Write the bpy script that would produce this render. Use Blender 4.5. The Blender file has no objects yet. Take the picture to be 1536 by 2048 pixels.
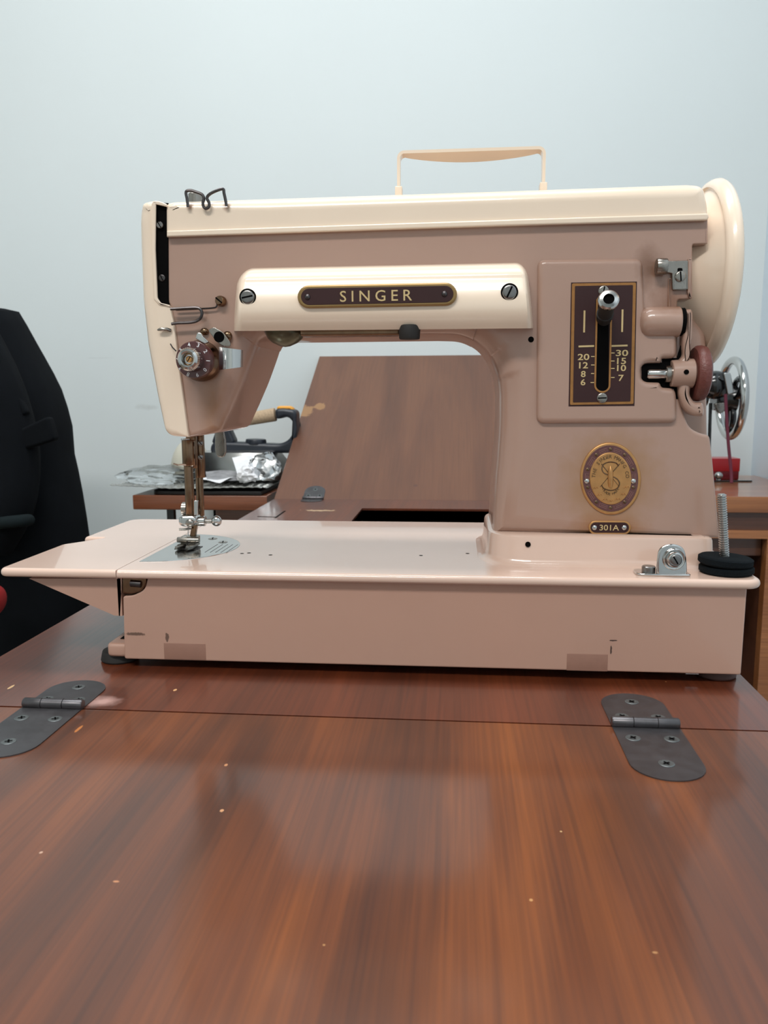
import bpy, bmesh, math, random
from mathutils import Vector, Matrix, noise
from mathutils.geometry import tessellate_polygon
random.seed(7)
PI = math.pi
# ------------------------------------------------------------------ camera
F = 1600.0
TZ = 0.76                      # table top height
CZ = TZ + 0.1625               # camera height
Yc = Vector(((915-768)/F, -(787-1024)/F, -1)).normalized()
Xc = -Vector(((-16400-768)/F, -(860-1024)/F, -1)).normalized()
Xc = (Xc - Xc.dot(Yc)*Yc).normalized()
Zc = Xc.cross(Yc)
RC = Matrix((Xc, Yc, Zc))
cam = bpy.data.cameras.new('camera')
cam.sensor_fit = 'VERTICAL'; cam.sensor_height = 36.0; cam.lens = 36.0*F/2048
cam.clip_start = 0.01; cam.clip_end = 50
camo = bpy.data.objects.new('camera', cam)
bpy.context.scene.collection.objects.link(camo)
camo.matrix_world = Matrix.Translation((0, 0, CZ)) @ RC.to_4x4()
sc = bpy.context.scene
sc.camera = camo
cam.dof.use_dof = True; cam.dof.focus_distance = 0.49; cam.dof.aperture_fstop = 24.0
# ------------------------------------------------------------------ world, lights, exposure
w = bpy.data.worlds.new('world'); sc.world = w; w.use_nodes = True
w.node_tree.nodes['Background'].inputs[0].default_value = (0.9, 0.95, 1.0, 1)
w.node_tree.nodes['Background'].inputs[1].default_value = 0.35
sc.view_settings.view_transform = 'Standard'; sc.view_settings.look = 'None'
sc.view_settings.gamma = 1.0; sc.view_settings.exposure = 0.1
sc.view_settings.use_curve_mapping = False
sc.cycles.max_bounces = 8; sc.cycles.sample_clamp_indirect = 4.0
sc.cycles.use_denoising = True
def area(name, loc, rot, sx, sy, power, col):
    l = bpy.data.lights.new(name, 'AREA'); l.shape = 'RECTANGLE'; l.size = sx; l.size_y = sy
    l.energy = power; l.color = col
    o = bpy.data.objects.new(name, l); sc.collection.objects.link(o)
    o.location = loc; o.rotation_euler = rot; return o
area('ceiling_panel_light', (-0.35, 0.62, 2.62), (0, 0, 0), 1.3, 0.35, 25, (0.97, 0.99, 1.0))
area('ceiling_panel_light.001', (-0.5, -1.0, 2.62), (0, 0, 0), 1.3, 0.35, 40, (1.0, 0.98, 0.95))

# ------------------------------------------------------------------ pixel -> world helpers (every point gets a real depth)
def ray(px, py): return RC.transposed() @ Vector(((px-768)/F, -(py-1024)/F, -1)) if False else Vector((Xc.dot(V3(px,py)), Yc.dot(V3(px,py)), Zc.dot(V3(px,py))))
def V3(px, py): return Vector(((px-768)/F, -(py-1024)/F, -1))
def P(px, py, Y):
    d = ray(px, py); return Vector((d.x*Y/d.y, Y, CZ + d.z*Y/d.y))
def Q(px, py, z):
    d = ray(px, py); k = (z-CZ)/d.z; return Vector((d.x*k, d.y*k, z))

# ------------------------------------------------------------------ materials
def srgb(c):
    return tuple((v/255/12.92 if v/255 <= 0.04045 else ((v/255+0.055)/1.055)**2.4) for v in c) + (1,)
def mat(name, col, rough=0.5, metal=0.0, coat=0.0, coat_rough=0.05, var=0.0, vscale=30, bump=0.0, bscale=200,
        spots=(), trans=0.0, rvar=0.0, sheen=0.0, aniso=None, alpha=1.0, ior=None, spec=None):
    m = bpy.data.materials.new(name); m.use_nodes = True
    nt = m.node_tree; N = nt.nodes; L = nt.links
    b = N['Principled BSDF']
    b.inputs['Base Color'].default_value = srgb(col)
    b.inputs['Roughness'].default_value = rough
    b.inputs['Metallic'].default_value = metal
    b.inputs['Coat Weight'].default_value = coat
    b.inputs['Coat Roughness'].default_value = coat_rough
    b.inputs['Transmission Weight'].default_value = trans
    b.inputs['Alpha'].default_value = alpha
    if spec is not None: b.inputs['Specular IOR Level'].default_value = spec
    if ior: b.inputs['IOR'].default_value = ior
    if sheen: b.inputs['Sheen Weight'].default_value = sheen
    geo = N.new('ShaderNodeNewGeometry')
    out = None
    if var:
        n = N.new('ShaderNodeTexNoise'); n.inputs['Scale'].default_value = vscale; n.inputs['Detail'].default_value = 5
        L.new(geo.outputs['Position'], n.inputs['Vector'])
        mx = N.new('ShaderNodeMix'); mx.data_type = 'RGBA'
        mx.inputs[6].default_value = srgb([v*(1-var) for v in col]); mx.inputs[7].default_value = srgb([min(255, v*(1+var)) for v in col])
        L.new(n.outputs['Fac'], mx.inputs[0]); out = mx.outputs[2]
    if spots: out = add_spots(nt, geo, out or srgb(col), spots)
    if out is not None: L.new(out, b.inputs['Base Color'])
    if rvar:
        n = N.new('ShaderNodeTexNoise'); n.inputs['Scale'].default_value = vscale*2
        L.new(geo.outputs['Position'], n.inputs['Vector'])
        mr = N.new('ShaderNodeMapRange'); mr.inputs['To Min'].default_value = max(0, rough-rvar); mr.inputs['To Max'].default_value = rough+rvar
        L.new(n.outputs['Fac'], mr.inputs['Value']); L.new(mr.outputs[0], b.inputs['Roughness'])
    if bump:
        n = N.new('ShaderNodeTexNoise'); n.inputs['Scale'].default_value = bscale; n.inputs['Detail'].default_value = 3
        L.new(geo.outputs['Position'], n.inputs['Vector'])
        bp = N.new('ShaderNodeBump'); bp.inputs['Strength'].default_value = bump; bp.inputs['Distance'].default_value = 0.001
        L.new(n.outputs['Fac'], bp.inputs['Height']); L.new(bp.outputs['Normal'], b.inputs['Normal'])
    return m
def add_spots(nt, geo, base, spots):
    """stains / chips with a shape of their own: (centre, radii, colour, strength, noise scale, noise amount)"""
    N = nt.nodes; L = nt.links
    cur = base
    for (c, r, col, st, ns, na) in spots:
        s = N.new('ShaderNodeVectorMath'); s.operation = 'SUBTRACT'; s.inputs[1].default_value = c
        L.new(geo.outputs['Position'], s.inputs[0])
        d = N.new('ShaderNodeVectorMath'); d.operation = 'DIVIDE'; d.inputs[1].default_value = r
        L.new(s.outputs[0], d.inputs[0])
        ln = N.new('ShaderNodeVectorMath'); ln.operation = 'LENGTH'; L.new(d.outputs[0], ln.inputs[0])
        n = N.new('ShaderNodeTexNoise'); n.inputs['Scale'].default_value = ns; n.inputs['Detail'].default_value = 4
        L.new(geo.outputs['Position'], n.inputs['Vector'])
        a = N.new('ShaderNodeMath'); a.operation = 'MULTIPLY_ADD'; a.inputs[1].default_value = na
        L.new(n.outputs['Fac'], a.inputs[0]); L.new(ln.outputs['Value'], a.inputs[2])
        mr = N.new('ShaderNodeMapRange'); mr.inputs['From Min'].default_value = 1+na*0.5; mr.inputs['From Max'].default_value = 0.75+na*0.5
        if st < 0: mr.inputs['From Max'].default_value = 0.1+na*0.5   # soft edged
        mr.inputs['To Max'].default_value = abs(st)
        L.new(a.outputs[0], mr.inputs['Value'])
        mx = N.new('ShaderNodeMix'); mx.data_type = 'RGBA'; mx.inputs[7].default_value = srgb(col)
        L.new(mr.outputs[0], mx.inputs[0])
        if isinstance(cur, tuple): mx.inputs[6].default_value = cur
        else: L.new(cur, mx.inputs[6])
        cur = mx.outputs[2]
    return cur
def wood(name, c1, c2, c3, rough=0.3, coat=0.6, coat_rough=0.12, ax='Y', scale=1.0, spots=(), specks=True, dark=None, zs=None, finemix=.5):
    m = bpy.data.materials.new(name); m.use_nodes = True
    nt = m.node_tree; N = nt.nodes; L = nt.links; b = N['Principled BSDF']
    geo = N.new('ShaderNodeNewGeometry')
    def nz(sc3, detail, rgh=0.55, dist=0.0):
        mp = N.new('ShaderNodeMapping'); mp.inputs['Scale'].default_value = sc3
        L.new(geo.outputs['Position'], mp.inputs['Vector'])
        n = N.new('ShaderNodeTexNoise'); n.inputs['Scale'].default_value = 1; n.inputs['Detail'].default_value = detail
        n.inputs['Roughness'].default_value = rgh; n.inputs['Distortion'].default_value = dist
        L.new(mp.outputs[0], n.inputs['Vector']); return n.outputs['Fac']
    def s3(across, along):
        if zs: return (across*scale, along*scale, along*scale)
        return (across*scale, along*scale, across*scale) if ax == 'Y' else (along*scale, across*scale, across*scale)
    def ramp(fac, stops):
        r = N.new('ShaderNodeValToRGB'); e = r.color_ramp.elements
        e[0].position, e[0].color = stops[0][0], srgb(stops[0][1]); e[1].position, e[1].color = stops[-1][0], srgb(stops[-1][1])
        for p, c in stops[1:-1]: x = e.new(p); x.color = srgb(c)
        L.new(fac, r.inputs[0]); return r.outputs[0]
    broad = ramp(nz(s3(18, 2.2), 3, dist=0.6), [(0.34, c1), (0.5, c2), (0.66, c3)])
    fine = ramp(nz(s3(520, 9), 5), [(0.32, (150, 140, 132)), (0.62, (255, 255, 255))])
    mx = N.new('ShaderNodeMix'); mx.data_type = 'RGBA'; mx.blend_type = 'MULTIPLY'; mx.inputs[0].default_value = finemix
    L.new(broad, mx.inputs[6]); L.new(fine, mx.inputs[7]); cur = mx.outputs[2]
    if dark:   # a dark figured streak in the veneer, running along the grain
        for (x0, wd, st) in dark:
            sx = N.new('ShaderNodeSeparateXYZ'); L.new(geo.outputs['Position'], sx.inputs[0])
            wob = nz((6, 9, 6), 2)
            a = N.new('ShaderNodeMath'); a.operation = 'MULTIPLY_ADD'; a.inputs[1].default_value = 0.03; L.new(wob, a.inputs[0]); L.new(sx.outputs[0], a.inputs[2])
            s = N.new('ShaderNodeMath'); s.operation = 'SUBTRACT'; s.inputs[1].default_value = x0+0.015; L.new(a.outputs[0], s.inputs[0])
            ab = N.new('ShaderNodeMath'); ab.operation = 'ABSOLUTE'; L.new(s.outputs[0], ab.inputs[0])
            mr = N.new('ShaderNodeMapRange'); mr.inputs['From Min'].default_value = wd; mr.inputs['From Max'].default_value = wd*0.55; mr.inputs['To Max'].default_value = st
            L.new(ab.outputs[0], mr.inputs['Value'])
            m2 = N.new('ShaderNodeMix'); m2.data_type = 'RGBA'; m2.blend_type = 'MULTIPLY'; m2.inputs[7].default_value = srgb((140, 120, 112))
            L.new(mr.outputs[0], m2.inputs[0]); L.new(cur, m2.inputs[6]); cur = m2.outputs[2]
    if specks:
        v = N.new('ShaderNodeTexVoronoi'); v.inputs['Scale'].default_value = 28; L.new(geo.outputs['Position'], v.inputs['Vector'])
        lt = N.new('ShaderNodeMath'); lt.operation = 'LESS_THAN'; lt.inputs[1].default_value = 0.016; L.new(v.outputs['Distance'], lt.inputs[0])
        m3 = N.new('ShaderNodeMix'); m3.data_type = 'RGBA'; m3.inputs[7].default_value = srgb((180, 118, 72))
        L.new(lt.outputs[0], m3.inputs[0]); L.new(cur, m3.inputs[6]); cur = m3.outputs[2]
    if spots: cur = add_spots(nt, geo, cur, spots)
    L.new(cur, b.inputs['Base Color'])
    b.inputs['Roughness'].default_value = rough; b.inputs['Coat Weight'].default_value = coat; b.inputs['Coat Roughness'].default_value = coat_rough
    bp = N.new('ShaderNodeBump'); bp.inputs['Strength'].default_value = 0.06; bp.inputs['Distance'].default_value = 0.001
    L.new(nz(s3(300, 12), 3), bp.inputs['Height']); L.new(bp.outputs['Normal'], b.inputs['Normal'])
    return m

RUST = (150, 96, 40)
med = P(1221, 957, 0.482)
TAUPE = (170, 138, 122)
M = {}
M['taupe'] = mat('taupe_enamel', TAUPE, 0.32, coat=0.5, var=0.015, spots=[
    (P(1224, 962, .482), (.034, .02, .036), (150, 108, 55), -0.95, 120, .5),
    (P(1215, 1060, .482), (.027, .02, .0125), (150, 98, 45), -1, 150, .5),
    (P(1297, 535, .482), (.010, .01, .016), (110, 70, 42), -0.8, 200, .6),
    (P(1345, 610, .482), (.014, .01, .024), (125, 80, 50), -0.8, 200, .6),
    (P(425, 800, .482), (.010, .02, .045), (140, 92, 50), -0.7, 100, .6),
    (P(1075, 1100, .474), (.016, .01, .005), (150, 100, 60), -0.8, 100, .6)])
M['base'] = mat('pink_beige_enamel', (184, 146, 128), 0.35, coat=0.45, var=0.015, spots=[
    (P(270, 1268, .446), (.0065, .01, .0011), (80, 60, 50), 0.8, 900, 1.2),
    (P(334, 1275, .446), (.0012, .01, .003), (70, 50, 42), 0.8, 700, 1.2),
    (P(1222, 1300, .446), (.0006, .01, .003), (60, 45, 40), 0.9, 700, 1.0),
    (P(1227, 1281, .446), (.0025, .01, .0005), (60, 45, 40), 0.9, 700, 1.0)])
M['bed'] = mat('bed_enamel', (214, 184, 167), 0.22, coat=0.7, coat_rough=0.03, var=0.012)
M['cream'] = mat('cream_enamel', (238, 218, 196), 0.25, coat=0.6, var=0.015, spots=[
    (P(378, 412, .478), (.0028, .02, .0035), (120, 70, 30), -0.9, 200, .5),
    (P(452, 412, .478), (.0032, .02, .0035), (120, 70, 30), -0.9, 200, .5)])
M['chrome'] = mat('chrome', (200, 200, 198), 0.12, metal=1, rvar=0.05)
M['steel'] = mat('worn_steel', (150, 145, 138), 0.28, metal=1, var=0.1, vscale=150, rvar=0.08)
M['bronze'] = mat('tarnished_nickel', (120, 96, 76), 0.22, metal=1, var=0.2, vscale=200)
M['dark_steel'] = mat('dark_steel', (84, 80, 80), 0.35, metal=1, var=0.15, vscale=200)
M['screw'] = mat('screw_steel', (130, 128, 126), 0.3, metal=1, var=0.15, vscale=400)
M['brass'] = mat('antique_brass', (188, 140, 88), 0.36, metal=0.6, var=0.12, vscale=200, spots=[])
M['gold'] = mat('gold_lacquer', (160, 112, 62), 0.4, metal=0.45, var=0.12, vscale=300)
M['goldtext'] = mat('gilt_lettering', (205, 180, 130), 0.45, metal=0.2)
M['maroon'] = mat('maroon_enamel', (54, 30, 30), 0.5, coat=0.0, spec=.3, var=0.08, vscale=60)
M['maroon_ring'] = mat('maroon_badge_enamel', (92, 52, 50), 0.35, coat=0.4)
M['ornament'] = mat('worn_ornament', (138, 96, 90), 0.4, metal=0.3)
M['tire'] = mat('perished_maroon_rubber', (104, 56, 49), 0.42, var=0.15, vscale=150, bump=0.4, bscale=500)
M['dialred'] = mat('maroon_dial', (74, 32, 32), 0.3, coat=0.5)
M['black'] = mat('black_void', (7, 6, 6), 0.9, spec=.08)
M['blackmetal'] = mat('black_japan', (14, 15, 17), 0.2, coat=0.6)
M['rubber'] = mat('black_rubber', (30, 27, 25), 0.7)
M['brownrubber'] = mat('brown_rubber', (74, 46, 40), 0.6)
M['felt'] = mat('black_felt', (18, 24, 28), 1.0, spec=0.15, bump=1.0, bscale=2500)
M['patch'] = mat('bare_primer', (150, 112, 96), 0.5, var=0.05, vscale=200)
M['olive'] = mat('lamp_shade_metal', (92, 92, 74), 0.3, metal=0.6, var=0.2, vscale=120)
M['wallpaint'] = mat('wall_paint', (214, 221, 221), 0.7, var=0.012, vscale=3, bump=0.05, bscale=300, spots=[
    (P(282, 815, 1.64), (.035, .05, .008), (165, 165, 160), -0.5, 60, 1.2),
    (P(190, 715, 1.64), (.04, .05, .002), (175, 180, 180), -0.4, 60, 1.0)])
M['wallside'] = mat('side_wall_paint', (212, 224, 233), 0.7, var=0.012, vscale=3)
M['ceil'] = mat('ceiling_paint', (215, 218, 218), 0.8)
M['floor'] = mat('floor_vinyl', (120, 108, 94), 0.5, var=0.1, vscale=8)
M['skirting'] = mat('skirting_paint', (190, 190, 186), 0.5)
M['cloth'] = mat('black_wool', (9, 12, 16), 0.95, spec=0.15, bump=0.5, bscale=1800, var=0.12, vscale=40)
M['cloth2'] = mat('dark_grey_green_wool', (22, 30, 32), 0.95, spec=0.15, bump=0.5, bscale=1800)
M['red'] = mat('red_plastic', (175, 16, 28), 0.35, coat=0.3)
M['redcloth'] = mat('red_cloth', (150, 22, 22), 0.9)
M['cord'] = mat('red_cord', (98, 36, 54), 0.8)
M['iron_black'] = mat('black_bakelite', (34, 38, 46), 0.35, var=0.1)
M['cork'] = mat('cork', (176, 152, 124), 0.8, var=0.18, vscale=350, bump=0.5, bscale=900)
M['orange'] = mat('orange_plastic', (232, 160, 44), 0.4)
M['alu'] = mat('polished_aluminium', (190, 190, 188), 0.22, metal=1)
M['dome'] = mat('cream_plastic', (196, 192, 176), 0.35, var=0.05)
M['paper'] = mat('white_paper', (228, 228, 230), 0.8, var=0.06, vscale=120)
M['print'] = mat('printed_paper', (120, 120, 122), 0.7, var=0.55, vscale=60)
M['bubble'] = mat('silver_bubble_wrap', (165, 165, 160), 0.25, metal=0.6, var=0.15, vscale=200)
M['plastic'] = mat('clear_plastic', (235, 238, 240), 0.12, trans=1.0, ior=1.14)
M['tray'] = mat('black_tray', (26, 22, 20), 0.5)
M['hinge'] = mat('patinated_hinge_steel', (86, 84, 86), 0.38, metal=0.8, var=0.22, vscale=90, rvar=0.1)
M['hingescrew'] = mat('patinated_screw', (96, 100, 100), 0.45, metal=0.7, var=0.25, vscale=400)
M['well'] = mat('dark_hardboard_and_shade', (66, 48, 44), 0.75, var=0.2, vscale=40, spots=[
    ((-.092, 1.13, TZ-.012), (.02, .05, .02), (120, 88, 45), -0.8, 200, 1.6)])
MAH = ((80, 37, 9), (102, 49, 12), (126, 65, 17))
tz = TZ
M['wood_leaf'] = wood('figured_walnut_leaf', *MAH, rough=0.5, coat=0.7, coat_rough=0.13,
    dark=[(-0.018, 0.018, 0.55), (0.13, 0.012, 0.35), (-0.10, 0.01, 0.25), (-.2, .02, .2)],
    spots=[(Q(82, 1705, tz), (.0007, .0008, .01), (205, 165, 140), .8, 900, .6), (Q(444, 1621, tz), (.0009, .0012, .01), (205, 150, 105), .9, 900, .6),
           (Q(452, 1530, tz), (.0008, .0014, .01), (200, 140, 95), .8, 900, .8), (Q(232, 1763, tz), (.0013, .0006, .01), (200, 135, 90), .8, 900, .8),
           (Q(157, 1458, tz), (.0010, .0045, .01), (190, 115, 50), .8, 400, .8), (Q(1062, 1800, tz), (.0007, .0007, .01), (200, 150, 95), .8, 900, .8),
           (Q(648, 1890, tz), (.0004, .0004, .01), (200, 150, 95), .8, 900, .8), (Q(1122, 1663, tz), (.0005, .0006, .01), (210, 170, 120), .8, 900, .8), (Q(1310, 1905, tz), (.0009, .0005, .01), (190, 140, 90), .7, 900, .8)])
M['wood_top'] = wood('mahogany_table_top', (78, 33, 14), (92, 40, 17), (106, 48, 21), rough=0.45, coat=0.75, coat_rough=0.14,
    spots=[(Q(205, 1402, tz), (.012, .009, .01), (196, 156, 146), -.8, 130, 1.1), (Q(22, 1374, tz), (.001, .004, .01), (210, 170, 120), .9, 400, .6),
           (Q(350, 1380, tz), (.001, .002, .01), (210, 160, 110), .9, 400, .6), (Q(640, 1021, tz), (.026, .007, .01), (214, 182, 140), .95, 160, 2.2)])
M['wood_lid'] = wood('walnut_lid', (112, 68, 52), (128, 82, 62), (140, 92, 70), rough=0.42, coat=0.35, coat_rough=0.25, specks=False,
    spots=[])
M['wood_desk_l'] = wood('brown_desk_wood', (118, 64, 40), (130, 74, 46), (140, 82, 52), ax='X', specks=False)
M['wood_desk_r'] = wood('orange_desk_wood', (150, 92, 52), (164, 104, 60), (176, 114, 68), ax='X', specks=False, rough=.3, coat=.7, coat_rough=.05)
M['wood_desk_d'] = wood('dark_and_shaded_desk_wood', (84, 50, 34), (94, 56, 38), (104, 64, 44), ax='X', specks=False)  # dark apron wood; on the kneehole boards the dark colour stands in for shade

# ------------------------------------------------------------------ mesh helpers
class MB:
    def __init__(s): s.v = []; s.f = []; s.flat = set()
    def add(s, vs, fs):
        o = len(s.v); s.v += [Vector(v) for v in vs]; s.f += [tuple(i+o for i in f) for f in fs]; return s
    def loft(s, rings, cap0=True, cap1=True, closed=True):
        n = len(rings[0]); o = len(s.v)
        for r in rings: s.v += [Vector(p) for p in r]
        for k in range(len(rings)-1):
            for i in range(n if closed else n-1):
                j = (i+1) % n
                s.f.append((o+k*n+i, o+k*n+j, o+(k+1)*n+j, o+(k+1)*n+i))
        for on, k in ((cap0, 0), (cap1, len(rings)-1)):
            if not on: continue
            if n <= 4: s.f.append(tuple(o+k*n+i for i in range(n))); continue
            R_ = [Vector(p) for p in rings[k]]; ids = [i for i in range(n) if (R_[i]-R_[i-1]).length > 1e-6]
            for t in tessellate_polygon([[R_[i] for i in ids]]): s.f.append(tuple(o+k*n+ids[i] for i in t))
        return s
    def box(s, x0, x1, y0, y1, z0, z1, bv=0.0, m=None):
        bm = bmesh.new(); bmesh.ops.create_cube(bm, size=1)
        for v in bm.verts: v.co = Vector((x0+(v.co.x+.5)*(x1-x0), y0+(v.co.y+.5)*(y1-y0), z0+(v.co.z+.5)*(z1-z0)))
        if bv: bmesh.ops.bevel(bm, geom=list(bm.edges), offset=bv, segments=3, affect='EDGES', profile=.5)
        return s.bm(bm, m)
    def bm(s, bm, m=None):
        if m: bmesh.ops.transform(bm, matrix=m, verts=bm.verts)
        bm.verts.index_update(); o = len(s.v)
        s.v += [v.co.copy() for v in bm.verts]; s.f += [tuple(o+v.index for v in f.verts) for f in bm.faces]; bm.free(); return s
    def lathe(s, c, ax, prof, seg=32, cap=True):
        """prof: (distance along the axis, radius)"""
        c = Vector(c); ax = Vector(ax).normalized(); u = ax.orthogonal().normalized(); v = ax.cross(u)
        rings = [[c + ax*t + (u*math.cos(2*PI*i/seg) + v*math.sin(2*PI*i/seg))*max(r, 1e-6) for i in range(seg)] for t, r in prof]
        return s.loft(rings, cap, cap)
    def cyl(s, p0, p1, r0, r1=None, seg=20, bv=0.0):
        p0 = Vector(p0); p1 = Vector(p1); L = (p1-p0).length; r1 = r0 if r1 is None else r1
        if bv: prof = [(0, r0-bv), (bv*.3, r0-bv*.3), (bv, r0), (L-bv, r1), (L-bv*.3, r1-bv*.3), (L, r1-bv)]
        else: prof = [(0, r0), (L, r1)]
        return s.lathe(p0, p1-p0, prof, seg)
    def tube(s, pts, r, seg=10, closed=False, radii=None, squash=None):
        pts = [Vector(p) for p in pts]; n = len(pts); rings = []; up = None
        for i, p in enumerate(pts):
            a = pts[(i-1) % n] if (closed or i > 0) else p; b = pts[(i+1) % n] if (closed or i < n-1) else p
            t = (b-a).normalized()
            if up is None: up = t.orthogonal().normalized()
            up = (up - up.dot(t)*t).normalized(); q = t.cross(up); rr = radii[i] if radii else r
            rings.append([p + (up*math.cos(2*PI*k/seg) + q*math.sin(2*PI*k/seg))*rr for k in range(seg)])
        if closed: rings.append(rings[0]); return s.loft(rings, False, False)
        return s.loft(rings)
    def ell(s, c, r, u=20, v=12, m=None):
        bm = bmesh.new(); bmesh.ops.create_uvsphere(bm, u_segments=u, v_segments=v, radius=1)
        for x in bm.verts: x.co = Vector((x.co.x*r[0], x.co.y*r[1], x.co.z*r[2]))
        if m: bmesh.ops.transform(bm, matrix=m, verts=bm.verts)
        for x in bm.verts: x.co += Vector(c)
        return s.bm(bm)
def smooth_path(pts, n=6, closed=False):
    pts = [Vector(p) for p in pts]; out = []; m = len(pts)
    rng = range(m if closed else m-1)
    for i in rng:
        p0 = pts[(i-1) % m] if closed or i > 0 else pts[0]; p1 = pts[i]; p2 = pts[(i+1) % m]
        p3 = pts[(i+2) % m] if closed or i < m-2 else pts[-1]
        for k in range(n):
            t = k/n
            out.append(.5*((2*p1)+(-p0+p2)*t+(2*p0-5*p1+4*p2-p3)*t*t+(-p0+3*p1-3*p2+p3)*t**3))
    if not closed: out.append(pts[-1])
    return out
def rr(poly, n=6):
    """round the corners of a 2-D polygon; entries (x, y, corner_radius, extra)"""
    out = []; m = len(poly)
    for i in range(m):
        x, y, r, e = poly[i]
        if r <= 0: out.append((x, y, e)); continue
        p = Vector((x, y)); a = Vector(poly[i-1][:2])-p; b = Vector(poly[(i+1) % m][:2])-p
        la, lb = a.length, b.length; k = min(r, la*.48, lb*.48)
        pa = p+a/la*k; pb = p+b/lb*k
        for j in range(n+1):
            t = j/n; q = pa*(1-t)**2 + p*2*t*(1-t) + pb*t*t; out.append((q.x, q.y, e))
    return out
def inset_ring(p2, d):
    """p2: list of 2-D Vectors CCW, d: list of insets"""
    n = len(p2); res = []
    for i in range(n):
        a = p2[i]-p2[i-1]; b = p2[(i+1) % n]-p2[i]
        if a.length < 1e-9: a = b
        if b.length < 1e-9: b = a
        a = a.normalized(); b = b.normalized()
        na = Vector((-a.y, a.x)); nb = Vector((-b.y, b.x)); m = na+nb
        m = m.normalized() if m.length > 1e-6 else na
        c = max(.5, m.dot(na)); res.append(p2[i]+m*d[i]/c)
    # corners tighter than the inset: collapse the inverted little arcs to one point
    bad = [(res[(i+1) % n]-res[i]).dot(p2[(i+1) % n]-p2[i]) < 0 and (p2[(i+1) % n]-p2[i]).length < .006 for i in range(n)]
    if any(bad) and not all(bad):
        st = next(i for i in range(n) if not bad[i]); i = 1
        while i <= n:
            k = (st+i) % n
            if bad[k]:
                run = [k]
                while bad[(st+i) % n]: i += 1; run.append((st+i) % n)
                c = sum((res[q] for q in run), Vector((0, 0)))/len(run)
                for q in run: res[q] = c.copy()
            i += 1
    return res
def area2(p): return sum(p[i-1].x*p[i].y-p[i].x*p[i-1].y for i in range(len(p)))/2
def puff(mb, px, Yf, Yb, r=0.001, segs=5, rb=None, nr=6):
    """a casting seen from the front: outline in photo pixels (x, y[, corner_px[, edge_radius]]), front plane Yf, back plane Yb, rounded edges"""
    q = [(a[0], a[1], a[2] if len(a) > 2 else 0, a[3] if len(a) > 3 else r) for a in px]
    q = [(x, y, max(c, 1.5*e*F/Yf) if c > 0 else 0, e) for x, y, c, e in q]
    q = rr(q, nr); pts = []; rad = []
    for x, y, e in q:
        w_ = P(x, y, Yf+e); pts.append(Vector((w_.x, w_.z))); rad.append(e)
    if area2(pts) < 0: pts.reverse(); rad.reverse()
    rbk = [min(e, (Yb-Yf)*.45) if rb is None else rb for e in rad]
    rings = []
    R0 = inset_ring(pts, [e+min(e, .0004) for e in rad]); rings.append([(p.x, Yf, p.y) for p in R0])
    for k in range(segs, -1, -1):
        th = k/segs*PI/2
        R_ = inset_ring(pts, [e*(1-math.cos(th)) for e in rad])
        rings.append([(p.x, Yf+e*(1-math.sin(th)), p.y) for p, e in zip(R_, rad)])
    for k in range(0, segs+1):
        th = k/segs*PI/2
        R_ = inset_ring(pts, [e*(1-math.cos(th)) for e in rbk])
        rings.append([(p.x, Yb-e*(1-math.sin(th)), p.y) for p, e in zip(R_, rbk)])
    mb.loft(rings); return mb
def slab_z(mb, pts, z0, z1, r=0.001, segs=4, rlow=None, square=None):
    """plan outline [(x,y)] between heights z0<z1 with rounded upper and lower edges"""
    p2 = [Vector(p[:2]) for p in pts]
    if area2(p2) < 0: p2.reverse()
    rl = r if rlow is None else rlow; n = len(p2); rings = []
    def lay(z, d): rings.append([(p.x, p.y, z) for p in inset_ring(p2, [0 if (square and square(p)) else d for p in p2])])
    lay(z0, rl+.0002)
    for k in range(segs, -1, -1): th = k/segs*PI/2; lay(z0+rl*(1-math.sin(th)), rl*(1-math.cos(th)))
    for k in range(0, segs+1): th = k/segs*PI/2; lay(z1-r*(1-math.sin(th)), r*(1-math.cos(th)))
    lay(z1, r+.0004)
    mb.loft(rings); return mb

col = sc.collection
WL = {}
def thing(name, label, cat, loc, group=None):
    o = bpy.data.objects.new(name, None); col.objects.link(o); o.location = loc; o.empty_display_size = .02
    WL[o] = Vector(loc); o['label'] = label; o['category'] = cat
    if group: o['group'] = group
    return o
def obj(name, mb, m, parent=None, label=None, smooth=35, kind=None, cat=None, group=None):
    me = bpy.data.meshes.new(name)
    c = Vector([(min(v[i] for v in mb.v)+max(v[i] for v in mb.v))/2 for i in range(3)])
    me.from_pydata([tuple(v-c) for v in mb.v], [], mb.f); me.update()
    bm = bmesh.new(); bm.from_mesh(me); bmesh.ops.dissolve_degenerate(bm, dist=1e-7, edges=bm.edges); bmesh.ops.recalc_face_normals(bm, faces=bm.faces); bm.to_mesh(me); bm.free()
    if smooth:
        me.polygons.foreach_set('use_smooth', [True]*len(me.polygons)); me.set_sharp_from_angle(angle=math.radians(smooth))
    me.materials.append(m)
    o = bpy.data.objects.new(name, me); col.objects.link(o); WL[o] = c
    if parent: o.parent = parent; o.location = c-WL[parent]
    else: o.location = c
    if label: o['label'] = label
    if kind: o['kind'] = kind
    if cat: o['category'] = cat
    if group: o['group'] = group
    return o
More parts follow.
